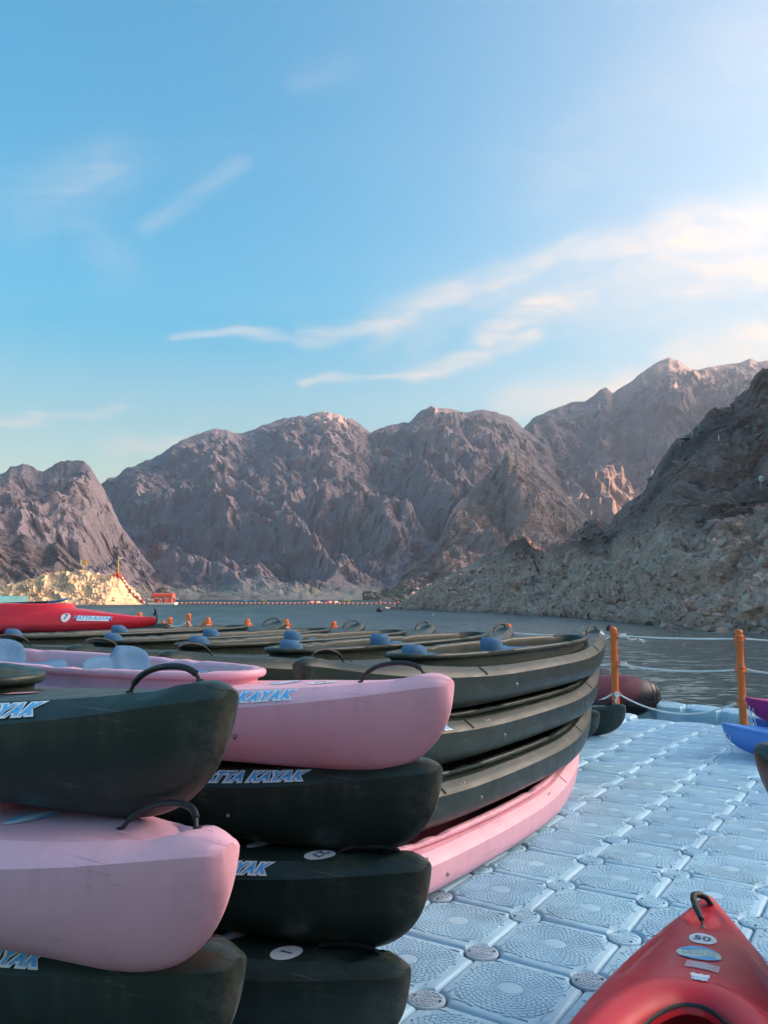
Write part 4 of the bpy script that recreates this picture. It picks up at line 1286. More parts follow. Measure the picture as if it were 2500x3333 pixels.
POST_U = [(2409, 'collar', 'thick orange post with rope collars behind the blue kayaks at the dock edge', 0.0), (2000, 'plain', 'slim orange post with knotted white ropes next to the walkway stack', 0.0),
          (1655, 'collar', 'lone orange post top rising behind the rim of the walkway stack', 0.02), (1086, 'collar', 'orange post top just right of two in line, by a kayak handle', 0.0), (932, 'collar', 'orange post top between the pale upturned bow and the next post', 0.02),
          (807, 'collar', 'orange post top standing left of the pale upturned bow', 0.02), (674, 'collar', 'taller orange post top of the close pair in mid row', 0.03), (660, 'plain', 'shorter orange post top of the close pair in mid row', -0.06),
          (611, 'plain', 'tallest thin orange post top behind the black handle', 0.10), (551, 'plain', 'orange post top next to the red bow with a rope ring', 0.02), (530, 'collar', 'squat orange post top right beside the red bow tip', -0.06),
          (452, 'collar', 'larger orange post top peeping over the red kayak deck', 0.11), (437, 'plain', 'smaller orange post top peeping over the red kayak deck', 0.05)]
for u, kind, lab, dz in POST_U:
    P = on_edge(u)
    o = add('fence_post', POST_A if kind == 'collar' else POST_B, None, (P[0], P[1], -0.02 + dz), (R(random.uniform(-0.6, 0.6)), R(random.uniform(-0.6, 0.6)), 0.35 if kind == 'collar' else -0.9), lab, 'post', 'orange rope posts along the dock edge')
    posts.append((np.array([P[0], P[1], -0.02 + dz]), kind))
def rope_between(A, B_, sag, name_label, r=0.011, n=18):
    b = MB()
    pts = []
    for k in range(n + 1):
        t = k / n
        p = A * (1 - t) + B_ * t
        p = p + np.array([0, 0, -sag * 4 * t * (1 - t)])
        pts.append(p)
    b.tube(pts, r, 8)
    return add('rope', b.mesh('rope', 'rope', True, 60), None, label=name_label, cat='rope', group='white ropes strung between the posts')
hs = (1.08, 0.695, 0.295); nm = ('top', 'middle', 'lowest')
off = np.array([0.05, -0.03, 0])
P2, P1, P0 = posts[0][0], posts[1][0], posts[2][0]
for h_, n_, sg in zip(hs, nm, (0.015, 0.05, 0.20)):
    rope_between(P1 + (0.03, -0.05, h_), P2 + (-0.06, -0.03, h_), sg, f'{n_} white rope between the two big orange posts')
    P3 = P2 + (P2 - P1) * 1.15
    rope_between(P2 + (0.06, -0.03, h_), P3 + (0, 0, h_ - 0.03), sg * 1.2, f'{n_} white rope leaving the thick orange post towards the picture edge')
    rope_between(P1 + (-0.04, 0.0, h_), P0 + (0.05, 0, h_ - 0.02), sg * 1.2, f'{n_} white rope running behind the walkway stack to the lone post')
far_spans = iter(['long white rope span behind the rearmost handles, from the lone post leftwards', 'white rope span left of the post by the kayak handle', 'white rope span right of the pale upturned bow', 'white rope span between the pale bow and the close post pair', 'short white rope span left of the close post pair', 'short white rope span beside the tallest thin post', 'short white rope span right of the red bow tip', 'white rope span over the red kayak deck', 'last short rope span at the left end of the far posts'])
for k in range(2, len(posts) - 1):
    A, B_ = posts[k][0], posts[k + 1][0]
    if np.linalg.norm(A - B_) < 0.25: continue
    rope_between(A + (0, -0.05, 1.06), B_ + (0, -0.05, 1.06), 0.07, next(far_spans), 0.010, 12)
def knot(P, name_label, tail=(0.10, 0, -0.03), wrap=True):
    """bulky hitch with a frayed, taped tail"""
    b = MB(); P = np.array(P)
    for k in range(3):
        c = P + np.array([0.045 + 0.03 * k, 0, 0.0])
        pts = [c + np.array([0.008 * math.sin(t * 2), 0.022 * math.cos(t), 0.022 * math.sin(t)]) for t in np.linspace(0, 6.28, 10)]
        b.tube(pts, 0.010, 6, False)
    t1 = P + np.array([0.10, -0.005, -0.01]); t2 = P + np.array([0.18, -0.01, -0.055]); t3 = P + np.array([0.27, -0.01, -0.045]); t4 = P + np.array([0.32, -0.01, -0.055])
    b.tube([P, P + np.array([0.05, 0, 0]), t1, t2, t3, t4], [0.011, 0.011, 0.011, 0.010, 0.010, 0.012], 7)
    for k in range(5):
        b.tube([t4, t4 + np.array([0.035 + 0.01 * math.sin(k), 0.0, (k - 2) * 0.012 - 0.015])], [0.008, 0.004], 5)
    o = add('rope_knot', b.mesh('rope_knot', 'rope', True, 60), None, label=name_label, cat='rope knot')
    tb = MB(); tb.tube([t3 + np.array([-0.004, 0, 0]), t3 + np.array([0.010, 0, -0.002])], 0.0145, 8)
    add('tape', tb.mesh('tape', 'black_rubber'), o)
knot(P1 + np.array([0.03, -0.055, 1.08]), 'bulky white rope knot with frayed taped end on the slim orange post top')
knot(P1 + np.array([0.03, -0.055, 0.70]), 'white rope hitch halfway up the slim orange post')
b = MB(); c = P1 + np.array([0.0, -0.060, 0.295])
b.tube([c + np.array([0.028 * math.cos(t), 0, 0.028 * math.sin(t)]) for t in np.linspace(0, 6.28, 14)], 0.012, 6, False)
b.tube([c + np.array([0.0, -0.008, 0.01]), c + np.array([-0.01, -0.01, -0.05]), c + np.array([-0.03, -0.008, -0.12])], [0.013, 0.012, 0.014], 7)
add('rope_knot', b.mesh('rope_knot', 'rope', True, 60), None, label='white stopper knot hanging low on the slim orange post', cat='rope knot')
b = MB(); c = P1 + np.array([-0.05, 0.0, 1.06])
b.tube([c, c + np.array([-0.07, -0.01, -0.02]), c + np.array([-0.12, -0.02, -0.07])], [0.011, 0.011, 0.015], 7)
for k in range(5): b.tube([c + np.array([-0.12, -0.02, -0.07]), c + np.array([-0.13 - 0.03 * (k % 3), -0.02, -0.10 - 0.012 * k])], [0.009, 0.004], 5)
add('rope_knot', b.mesh('rope_knot', 'rope', True, 60), None, label='frayed white rope end left of the slim orange post top', cat='rope knot')
b = MB(); c = P2 + np.array([0.07, -0.05, 0.30])
b.tube([c + np.array([0.02 * math.sin(t * 2), 0, -0.09 + 0.09 * math.cos(t)]) for t in np.linspace(0, 6.28, 20)], 0.008, 6, False)
add('rope_knot', b.mesh('rope_knot', 'rope', True, 60), None, label='loop of thin white line hanging on the thick orange post', cat='rope knot')

# ------------------------------------------------------------------ inflatable boat
def build_inflatable():
    root = empty('inflatable_boat', (4.25, 12.75, WATER_Z), R(4), label='maroon and black inflatable boat moored behind the dock edge', cat='boat')
    xs = np.concatenate([np.linspace(-4.2, -0.9, 10), np.linspace(-0.8, 0.0, 22)])
    rr = 0.335
    def rad(x):
        if x < -0.75: return rr
        s = (x + 0.75) / 0.75
        return rr * (1 - s ** 2.6) ** 0.5 * (1 - 0.12 * s) + 0.004
    def zc(x): return 0.40 + 0.05 * max(0, (x + 0.8))
    def P(x, th, lift=0.0): 
        r = rad(x) + lift
        return (x, r * math.cos(th), zc(x) + r * math.sin(th))
    for yo, nm_ in ((0.0, 'near'), (1.35, 'far')):
        b = MB(); n = 28
        b.faces([(p[0], p[1] + yo, p[2]) for x in xs for p in [P(x, 2 * math.pi * k / n) for k in range(n)]], grid_faces(len(xs), n, True, True) + [tuple(range((len(xs) - 1) * n, len(xs) * n))])
        tube = add('tube', b.mesh('tube', 'boat_rubber', True, 60), root)
        if yo == 0.0:
            b = MB(); m = 12; xx = np.linspace(-4.2, -0.36, 26)
            vs = []
            for x in xx:
                for k in range(m):
                    th = math.pi + 0.12 + (math.pi * 0.62) * (-1) * k / (m - 1) 
                    th = math.pi * 1.04 - (math.pi * 0.60) * k / (m - 1)
                    e = 0.20 * ((k / (m - 1) - 0.5) * 2) ** 2
                    xq = x - e * max(0, (x + 1.6) / 1.24)
                    vs.append(P(xq, th, 0.004))
            b.faces(vs, grid_faces(len(xx), m))
            add('side_panel', b.mesh('side_panel', 'maroon_rubber', True, 60), tube)
            for k, th in enumerate((1.10, 1.15, 1.20)):
                b = MB()
                b.tube([P(x, math.pi * th, 0.003) for x in np.concatenate([np.linspace(-4.2, -0.8, 12), np.linspace(-0.75, -0.03, 16)])], 0.011, 6)
                add('rub_strake', b.mesh('rub_strake', 'black_rubber', True, 60), tube)
            for x in (-0.12, -0.20):
                b = MB(); b.tube([P(x, t, 0.001) for t in np.linspace(0, 6.28, 26)], 0.007, 6, False)
                add('end_seam', b.mesh('end_seam', 'black_rubber', True, 60), tube)
    b = MB(); b.box((-2.4, 0.68, 0.22), (3.4, 1.0, 0.10)); add('floor', b.mesh('floor', 'boat_rubber', False), root)
    b = MB(); b.box((-0.75, 0.68, 0.42), (0.06, 0.85, 0.5)); add('transom', b.mesh('transom', 'boat_rubber', False), root)
build_inflatable()

# ------------------------------------------------------------------ closed-deck kayaks (red, turquoise) and sit-on-tops (blue, magenta)
def touring(kind, mat, inner, root, Lk=3.1, B=0.405, ent=1.55, ck=(0.0, 1.2), tipz=0.33, sheer=(0.300, 0.255), ridge=0.345, scoop=True, ckw=0.30, cz=0.375, dexp=2.1):
    """pointed bow, crowned deck, oval cockpit with raised lip and rubber seal. x forward, bow at Lk/2"""
    Hh = Lk / 2
    def dd(x): return max(Hh - abs(x), 0.0)
    def beam(x):
        d = min(dd(x), ent); s = 1 - d / ent
        return (0.022 + (B - 0.022) * (1 - s ** 1.75)) * (min(1.0, d / 0.03 * 0.5 + 0.5))
    def keel(x):
        e = max(0, 1 - dd(x) / 0.85)
        return 0.62 * tipz * e ** 2.3
    def shz(x):
        e = max(0, 1 - dd(x) / 1.1)
        return sheer[1] + (sheer[0] - sheer[1]) * e ** 1.5
    def top(x):
        return float(smooth_interp(dd(x), [0, 0.04, 0.15, 0.6, 0.95, Hh], [tipz - 0.012, tipz, tipz + 0.004, (tipz + ridge) / 2 + 0.004, ridge, ridge]))
    def deck(x, y):
        b = beam(x); r = min(1.0, abs(y) / b)
        z = shz(x) + (top(x) - shz(x)) * (1 - r ** dexp)
        if scoop:
            d = dd(x)
            if x > 0:
                q = ((d - 0.285) / 0.135) ** 2 + (y / 0.068) ** 2
                z -= 0.030 / (1 + q ** 4)
                # pressed creases either side
                for s in (-1, 1):
                    yc = s * (0.150 + 0.30 * (d - 0.50)); w_ = math.exp(-((y - yc) / 0.022) ** 2) * math.exp(-((d - 0.68) / 0.17) ** 4)
                    z -= 0.010 * w_
        return z
    cc, ch = ck
    def cock(x):
        s = abs(x - cc) / ch
        return ckw * (1 - s ** 2.5) ** (1 / 2.3) if s < 1 else 0.0
    en = [0, 0.004, 0.012, 0.025, 0.04]
    xs = sorted(set([-Hh + e for e in en] + [Hh - e for e in en] + [round(v, 4) for v in np.linspace(-Hh + 0.06, Hh - 0.06, 110)] + [cc + ch - 0.003, cc + ch - 0.015, cc - ch + 0.003, cc - ch + 0.015]))
    nh, nd = 10, 22; vs = []
    for x in xs:
        zk, b, zs = keel(x), beam(x), shz(x); yin = min(cock(x), b - 0.02) if cock(x) > 0 else 0.0
        half = []
        for j in range(nh):
            th = j / (nh - 1) * math.pi / 2; n = 2.3
            half.append((b * math.sin(th) ** (2 / n), zk + (zs - 0.006 - zk) * (1 - math.cos(th) ** (2 / n))))
        half.append((b, zs))
        for j in range(nd):
            y = (b - 0.004) + (yin - b + 0.004) * j / (nd - 1)
            half.append((y, deck(x, y) + 0.004))
        vs += [(x, -y, z) for y, z in reversed(half[1:])] + [(x, 0, half[0][1])] + [(x, y, z) for y, z in half[1:]]
    full = len(vs) // len(xs)
    fs = grid_faces(len(xs), full, False, True) + [tuple(range(full)), tuple(reversed(range((len(xs) - 1) * full, len(xs) * full)))]
    add('hull', mesh_of('hull', vs, fs, mat, True, 40), root)
    # cockpit lip, rubber seal, inside
    n = 110; P = []
    for k in range(n):
        th = 2 * math.pi * k / n; ct, st = math.cos(th), math.sin(th)
        P.append((cc + ch * math.copysign(abs(ct) ** 0.86, ct), ckw * math.copysign(abs(st) ** 0.86, st)))
    P = np.array(P); T = np.roll(P, -1, 0) - np.roll(P, 1, 0); N = np.stack([T[:, 1], -T[:, 0]], -1); N /= np.linalg.norm(N, axis=1)[:, None]
    def sweep(name, prof, m_, sharp=60, parent=root):
        v = []; m = len(prof)
        for k in range(n):
            for o, z, dk in prof:
                x, y = P[k] + N[k] * o
                v.append((x, y, (deck(x, y) if dk else cz) + z))
        f = []
        for k in range(n):
            for j in range(m - 1):
                a = k * m + j; b2 = ((k + 1) % n) * m + j
                f.append((a, a + 1, b2 + 1, b2))
        return add(name, mesh_of(name, v, f, m_, True, sharp), parent)
    lip = sweep('cockpit_rim', [(0.090, -0.004, 1), (0.066, 0.008, 1), (0.052, -0.014, 0), (0.036, -0.003, 0), (0.010, 0.001, 0), (-0.025, -0.003, 0), (-0.055, -0.014, 0), (-0.076, -0.034, 0), (-0.082, -0.060, 0)], mat)
    sweep('rubber_seal', [(-0.073, -0.033, 0), (-0.076, -0.028, 0), (-0.081, -0.030, 0), (-0.083, -0.038, 0)], 'black_rubber', 60, lip)
    v = []; rings = [(-0.082, cz - 0.058), (-0.03, 0.24), (0.0, 0.16), (-0.02, 0.06), (-0.12, 0.035)]
    for o, z in rings:
        for k in range(n):
            x, y = P[k] + N[k] * o; lim = beam(x) - 0.03
            v.append((x, max(-lim, min(lim, y)), z))
    f = grid_faces(len(rings), n, True) + [tuple(range((len(rings) - 1) * n, len(rings) * n))]
    add('cockpit_liner', mesh_of('cockpit_liner', v, f, inner, True, 60), root)
    return deck, dd, Hh
def dsurf(deck, x0, y0=0.0, rot=0.0):
    c, s = math.cos(rot), math.sin(rot)
    def f(a, b, lift):
        a, b = a * c - b * s, a * s + b * c
        x = x0 + b; y = y0 - a
        return (x, y, deck(x, y) + 0.005 + lift)
    return f

# --- red kayak 50
tip = on(2306, 2908, 0.33); H50 = R(66.5)
r50 = empty('red_kayak', (tip[0] - math.cos(H50) * 1.55, tip[1] - math.sin(H50) * 1.55, 0.0), H50, label='red kayak numbered 50 pointing away on the dock, cut by the bottom edge', cat='kayak')
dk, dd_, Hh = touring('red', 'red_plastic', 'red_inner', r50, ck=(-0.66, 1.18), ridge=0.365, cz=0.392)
b = MB()
hx = Hh - 0.13
pts = [(hx, -0.016, dk(hx, -0.016) + 0.004), (hx - 0.004, 0.004, dk(hx, 0) + 0.030), (hx - 0.010, 0.028, 0.366), (hx - 0.045, 0.048, 0.372), (hx - 0.10, 0.046, 0.372), (hx - 0.16, 0.036, 0.368), (hx - 0.215, 0.022, 0.364), (hx - 0.265, 0.010, 0.358)]
b.tube(pts, [0.009, 0.012, 0.0135, 0.0135, 0.0135, 0.0135, 0.0125, 0.009], 10)
b.tube([pts[-1], (hx - 0.30, 0.006, dk(hx - 0.30, 0) + 0.010)], 0.005, 6)
hd = add('carry_handle', b.mesh('carry_handle', 'black_rubber', True, 60), r50)
for q in ((hx + 0.002, -0.018), (hx - 0.305, 0.004)):
    add('bolt', BOLT, hd, (q[0], q[1], dk(*q) + 0.008))
s = dsurf(dk, Hh - 0.575, 0.0, R(-4))
d = add('number_disc', wrap_disc('number_disc', s, 0.048, 0.056, 'decal_white', 0.0015, 30, 4, 0.08, 4), r50)
add('numeral', wrap_text('numeral', '50', s, 0.043, 'decal_navy', 0.014, 0, 1.0, 0.003), d)
s = dsurf(dk, Hh - 0.725, 0.006, R(-4))
d = add('logo_sticker', wrap_disc('logo_sticker', s, 0.074, 0.062, 'decal_cream', 0.0015, 34, 5, 0.06, 8), r50)
add('logo_wave', logo_wave(s, 0.074, 0.062, 0.0028), d)
s2 = lambda a, b_, l: s(a + 0.012, b_ + 0.014, l)
add('lettering', wrap_text('lettering', 'HATTA', s2, 0.017, 'decal_blue', 0.01, 0.1, 1.1, 0.0040), d)
s3 = lambda a, b_, l: s(a + 0.014, b_ - 0.014, l)
add('lettering', wrap_text('lettering', 'KAYAK', s3, 0.017, 'decal_blue', 0.01, 0.1, 1.1, 0.0040), d)
# looped figure left of the lettering
vs = []; n = 22
for k in range(n):
    t = 2 * math.pi * k / n
    for r_ in (0.010, 0.0135): vs.append(s(-0.042 + r_ * 0.8 * math.cos(t), 0.002 + r_ * 1.7 * math.sin(t), 0.004))
add('emblem', mesh_of('emblem', vs, [(2*k, 2*k+1, (2*k+3) % (2*n), (2*k+2) % (2*n)) for k in range(n)], 'decal_blue', False), d)
s = dsurf(dk, Hh - 0.835, -0.01, R(-4))
d = add('warning_label', wrap_rect('warning_label', s, 0.105, 0.058, 'decal_faded', 0.0012, 10, 5), r50)
for k, (w_, yy) in enumerate(((0.03, 0.020), (0.07, 0.009), (0.05, -0.002), (0.06, -0.012), (0.07, -0.021))):
    ss = (lambda yy: (lambda a, b_, l: s(a, b_ + yy, l)))(yy)
    add('print_line', wrap_rect('print_line', ss, w_, 0.0035, 'decal_white', 0.0022, 8, 2), d)
rimz = lambda a, b_, l: (Hh - 0.995 + b_, -0.01 - a, 0.392 + 0.0015 + l)
d = add('torn_sticker', wrap_rect('torn_sticker', rimz, 0.052, 0.044, 'decal_white', 0.003, 8, 4, 0.004), r50)
add('lettering', wrap_text('lettering', 'KAYAK', lambda a, b_, l: rimz(a + 0.004, b_ - 0.008, l), 0.011, 'decal_blue', 0.01, 0.2, 1.0, 0.0045), d)

# --- red kayak 7 on the rear stack
Y7 = 9.0
tip7 = at(508, 2003, Y7); H7 = R(-6)
r7 = empty('red_kayak', (tip7[0] - math.cos(H7) * 1.75, tip7[1] - math.sin(H7) * 1.75, 1.160), H7, label='red kayak numbered 7 lying on the rear stack at the left edge', cat='kayak')
dk7, _, Hh7 = touring('red', 'red_plastic', 'red_inner', r7, Lk=3.5, ent=1.75, ck=(-0.35, 1.08), tipz=0.205, sheer=(0.180, 0.130), ridge=0.300, scoop=False, cz=0.355, dexp=5.0)
def side7(x0, z0):
    def f(a, b_, l):
        x = x0 + a
        d = Hh7 - x; s_ = 1 - min(d, 1.75) / 1.75
        bm = (0.022 + (0.405 - 0.022) * (1 - s_ ** 1.75))
        # lies on the sloping deck flank facing us
        y = -bm * 0.90 + (b_ + z0 - 0.03) * 0.55
        return (x, y - 0.004, dk7(x, y) + 0.006 + l * 1.4)
    return f
s = side7(Hh7 - 0.90, 0.035)
d = add('number_disc', wrap_disc('number_disc', s, 0.048, 0.048, 'decal_white', 0.002), r7)
add('numeral', wrap_text('numeral', '7', s, 0.055, 'decal_navy', 0.02, 0, 1.0, 0.0045), d)
s = side7(Hh7 - 0.62, 0.03)
d = add('name_sticker', wrap_rect('name_sticker', s, 0.33, 0.058, 'decal_white', 0.002, 12, 3), r7)
add('lettering', wrap_text('lettering', 'HATTA KAYAK', s, 0.040, 'decal_blue', 0.02, 0.2, 1.0, 0.005), d)
b = MB()
z_ = 0.205
b.tube([(Hh7 - 0.02, -0.01, z_ + 0.02), (Hh7 + 0.005, -0.02, z_ + 0.06), (Hh7 - 0.01, -0.02, z_ + 0.095)], [0.012, 0.014, 0.011], 7)
b.tube([(Hh7 - 0.02, -0.012, z_ + 0.02), (Hh7 + 0.022, -0.03, z_ + 0.03), (Hh7 + 0.02, -0.03, z_ - 0.05), (Hh7 - 0.01, -0.02, z_ - 0.09)], [0.009, 0.010, 0.009, 0.007], 7)
add('bow_toggle', b.mesh('bow_toggle', 'black_rubber', True, 60), r7)
# --- turquoise kayak behind it
tt = at(92, 1975, 9.95)
rt = empty('turquoise_kayak', (tt[0] - 1.55, tt[1], 1.255), R(0), label='turquoise kayak end behind the red kayak at the left edge', cat='kayak')
touring('t', 'turquoise_plastic', 'turquoise_plastic', rt, Lk=3.1, ent=0.8, ck=(-0.55, 0.6), tipz=0.335, sheer=(0.27, 0.24), ridge=0.355, scoop=False, cz=0.37, ckw=0.22)
for kk, (rx, ry, hh) in enumerate(((r7.location.x, r7.location.y, H7), (rt.location.x, rt.location.y, 0.0))):
    for lv in range(4):
        kayak('green', None, hh, 0.305 * lv, 'dark green kayak buried low in the rear kayak rows', None, center=(rx - 0.45, ry + 0.05), detail=0, group='kayaks hidden low in the rear rows')
# --- paddle across the red cockpit
pd = empty('paddle', at(172, 1958, 9.15), label='paddle with blue blade resting on the red kayak cockpit', cat='paddle')
b = MB(); b.tube([(-0.02, 0.05, -0.005), (-0.8, 0.5, -0.03)], 0.014, 8); add('shaft', b.mesh('shaft', 'black_rubber'), pd)
b = MB()
vs = []
for zz in (0.012, -0.004):
    for k in range(20):
        t = 2 * math.pi * k / 20
        vs.append((0.06 + 0.115 * math.cos(t), -0.02 + 0.07 * math.sin(t), zz + 0.028 * math.cos(t)))
b.faces(vs, [tuple(range(20)), tuple(reversed(range(20, 40)))] + [(k, 20 + k, 20 + (k + 1) % 20, (k + 1) % 20) for k in range(20)])
add('blade', b.mesh('blade', 'blue_plastic', True, 40), pd)

def sit_on_top(name, mat, mat2, tip_px, tipz, base, heading, label, marks=True, Lk=2.9):
    P = on(tip_px[0], tip_px[1], base + tipz)
    Hh = Lk / 2
    root = empty(name, (P[0] - math.cos(heading) * Hh, P[1] - math.sin(heading) * Hh, base), heading, label=label, cat='kayak')
    def dd(x): return max(Hh - abs(x), 0)
    def beam(x):
        d = min(dd(x), 1.2); return 0.018 + 0.34 * (1 - (1 - d / 1.2) ** 1.9)
    def keel(x):
        e = max(0, 1 - dd(x) / 0.5)
        return tipz * 0.93 * (1 - math.sqrt(max(0, 1 - e * e)))
    def sh(x): return 0.235 + (tipz - 0.235) * max(0, 1 - dd(x) / 0.9) ** 1.6
    xs = np.concatenate([[-Hh, -Hh + 0.01], np.linspace(-Hh + 0.04, Hh - 0.04, 60), [Hh - 0.015, Hh]])
    vs = []
    for x in xs:
        zk, b_, zs = keel(x), beam(x), sh(x); half = []
        for j in range(9):
            th = j / 8 * math.pi / 2; n = 2.1
            half.append((b_ * math.sin(th) ** (2 / n), zk + (zs - 0.035 - zk) * (1 - math.cos(th) ** (2 / n))))
        lip = min(0.016, b_ * 0.4)
        half += [(b_ + lip * 0.5, zs - 0.026), (b_ + lip * 0.6, zs - 0.006), (b_, zs), (b_ - lip, zs - 0.002), (max(0, b_ - lip * 2.6), zs - 0.012), (b_ * 0.5, zs - 0.012 + 0.012 * (1 - min(1, dd(x)))), (0, zs - 0.006 - 0.05 * max(0, min(1, (dd(x) - 0.6) * 3)))]
        vs += [(x, -y, z) for y, z in reversed(half[1:])] + [(x, 0, half[0][1])] + [(x, y, z) for y, z in half[1:]]
    full = len(vs) // len(xs)
    fs = grid_faces(len(xs), full, False, True) + [tuple(range(full)), tuple(reversed(range((len(xs) - 1) * full, len(xs) * full)))]
    add('hull', mesh_of('hull', vs, fs, mat, True, 30), root)
    b = MB(); b.lathe([(0.028, -0.02), (0.03, 0.006), (0.02, 0.012), (0.001, 0.012)], 12, (Hh - 0.03, 0, sh(Hh - 0.03) - 0.006)); add('bow_eye', b.mesh('bow_eye', mat, True, 50), root)
    b = MB(); x = Hh - 0.04; z = sh(x) - 0.02
    b.tube([(x, 0.02, z), (x + 0.02, 0.03, z - 0.12), (x - 0.03, 0.035, z - 0.20), (x - 0.045, 0.04, z - 0.26)], 0.005, 6)
    b.tube([(x, 0.02, z), (x - 0.02, 0.04, z - 0.10), (x - 0.035, 0.04, z - 0.20)], 0.004, 6)
    add('toggle_cord', b.mesh('toggle_cord', 'rope', True, 60), root)
    if marks:
        for d_, w_, zz, hh in ((0.42, 0.085, 0.16, 0.026), (0.98, 0.11, 0.165, 0.035)):
            x = Hh - d_; vs = []
            for i in range(5):
                for j in range(2):
                    xx = x + (i / 4 - 0.5) * w_; zk, b_, zs = keel(xx), beam(xx), sh(xx)
                    zq = zz + 0.02 + (j - 0.5) * hh; c = max(0, 1 - (zq - zk) / (zs - 0.035 - zk)); y = b_ * max(0, 1 - c ** 2.1) ** (1 / 2.1)
                    vs.append((xx, (y + 0.004), zq))
            add('side_sticker', mesh_of('side_sticker', vs, grid_faces(5, 2), 'decal_white', False), root)
        b = MB(); x = Hh - 0.72; b.lathe([(0.026, -0.006), (0.026, 0.004), (0.018, 0.006), (0.001, 0.002)], 14, (x, beam(x) - 0.05, sh(x) - 0.004)); add('scupper', b.mesh('scupper', 'blue_plastic_dark', True, 40), root)
    return root
sit_on_top('sit_on_top_kayak', 'blue_plastic', 'blue_plastic_dark', (2350, 2352), 0.33, 0.0, R(168), 'bright blue sit-on-top kayak in front of the thick orange post')
sit_on_top('sit_on_top_kayak', 'blue_plastic_dark', 'blue_plastic_dark', (2450, 2337), 0.27, 0.0, R(172), 'blue sit-on-top kayak lying under the magenta one', False)
sit_on_top('sit_on_top_kayak', 'magenta_plastic', 'magenta_plastic', (2427, 2270), 0.30, 0.235, R(170), 'magenta sit-on-top kayak on top of a blue one at the right edge', False)

# ------------------------------------------------------------------ far things
dg = bpy.context.evaluated_depsgraph_get(); dg.update()
def hit(u, v, far=3000):
    d = ray(u, v); d = d / np.linalg.norm(d)
    ok, loc, nrm, idx, ob, mtx = sc.ray_cast(dg, Vector((0, 0, CAM_H)) + Vector(d) * 15.0, Vector(d), distance=far)
    return np.array(loc) if ok else None
def W(u, v): return on(u, v, WATER_Z)

# boom of red floats from the island across the lake
def build_boom():
    A, B_ = W(470, 1966.3), W(1300, 1967.5)
    root = empty('boom_barrier', A, label='long floating boom of red tubes and white balls across the lake', cat='barrier')
    n = 58; D = B_ - A
    rt_, bt = MB(), MB()
    L = np.linalg.norm(D) / n; th = math.atan2(D[1], D[0])
    rt_.tube([(-L * 0.40, 0, 0), (L * 0.40, 0, 0)], 0.30, 10); bt.lathe([(0.05, -0.34), (0.26, -0.20), (0.34, 0.0), (0.26, 0.22), (0.05, 0.36)], 10)
    mr, mb = rt_.mesh('tube_float', 'red_float'), bt.mesh('ball_float', 'white_float')
    for k in range(n):
        q = D * ((k + 0.5) / n)
        add('tube_float', mr, root, (q[0], q[1], 0.12), (0, 0, th))
        q = D * ((k + 1.0) / n)
        add('ball_float', mb, root, (q[0], q[1], 0.16))
    return A, B_
BA, BB = build_boom()
for u, lab in ((1022, 'fat red and white boom float, left one of two in the long boom'), (1080, 'fat red and white boom float, right one of two in the long boom')):
    P = W(u, 1967.0)
    root = empty('boom_float', P, label=lab, cat='float', group='fat boom floats')
    for k in range(4):
        b = MB(); b.tube([(-1.7 + 0.85 * k, 0, 0.35), (-1.7 + 0.85 * (k + 1), 0, 0.35)], 0.62, 14)
        add('float_section', b.mesh('float_section', 'red_float' if k % 2 == 0 else 'white_float', True, 40), root)
# bead line climbing the island
def build_beads():
    pts = [(468, 1964), (452, 1950), (436, 1936), (424, 1922), (412, 1908), (404, 1896), (398, 1884), (393, 1876)]
    us = np.interp(np.linspace(0, 1, 26), np.linspace(0, 1, len(pts)), [p[0] for p in pts]); vs_ = np.interp(np.linspace(0, 1, 26), np.linspace(0, 1, len(pts)), [p[1] for p in pts])
    first = None
    b1 = MB(); b1.lathe([(0.05, -0.42), (0.34, -0.22), (0.42, 0.0), (0.34, 0.24), (0.05, 0.42)], 10)
    mr, mw = b1.mesh('bead', 'red_float'), b1.mesh('bead', 'white_float')
    root = None
    for k, (u, v) in enumerate(zip(us, vs_)):
        P = hit(u, v)
        if P is None or P[1] > 300: continue
        if root is None:
            root = empty('bead_line', P, label='line of red and white beads climbing the sunlit island', cat='buoy line'); o = P
        add('bead', mr if k % 3 else mw, root, P - o + np.array([0, -0.2, 0.25]))
    P = hit(380, 1880)
    if P is None: P = at(380, 1876, ISL_Y)
    rb = empty('winch', P, label='red winch drum heap at the top of the bead line', cat='winch')
    for k, (dx, dz, r_) in enumerate(((-0.5, 0.5, 0.6), (0.4, 0.4, 0.55), (0.0, 1.2, 0.5))):
        b = MB(); b.tube([(dx, -0.5, dz), (dx, 0.5, dz)], r_, 14); add('drum', b.mesh('drum', 'red_float', True, 40), rb)
    b = MB(); b.box((0, 0, 0.1), (2.2, 1.4, 0.2)); add('base', b.mesh('base', 'galvanised', False), rb)
build_beads()
P = at(384, 1872, ISL_Y)
fp = empty('flag_pole', P, label='thin mast with a small white flag on the island', cat='flag pole')
b = MB(); b.tube([(0, 0, -1.2), (0, 0, 5.2)], [0.11, 0.07], 8); add('pole', b.mesh('pole', 'yellow_paint'), fp)
b = MB(); vs = []
for i in range(6):
    for j in range(3):
        for s in (0,): vs.append((0.08 + 0.2 * i, 0.08 * math.sin(i * 1.3), 5.1 - 0.33 * j))
b.faces(vs, grid_faces(6, 3)); b.faces([(x, y + 0.03, z) for x, y, z in vs], grid_faces(6, 3, flip=True)); add('flag', b.mesh('flag', 'white_paint', True, 60), fp)
P = at(270, 1862, ISL_Y)
sg = empty('sign', P, label='yellow and white notice board on a post atop the island', cat='sign')
b = MB(); b.tube([(0.1, 0, -0.6), (0.1, 0, 2.0)], 0.10, 8); add('post', b.mesh('post', 'yellow_paint'), sg)
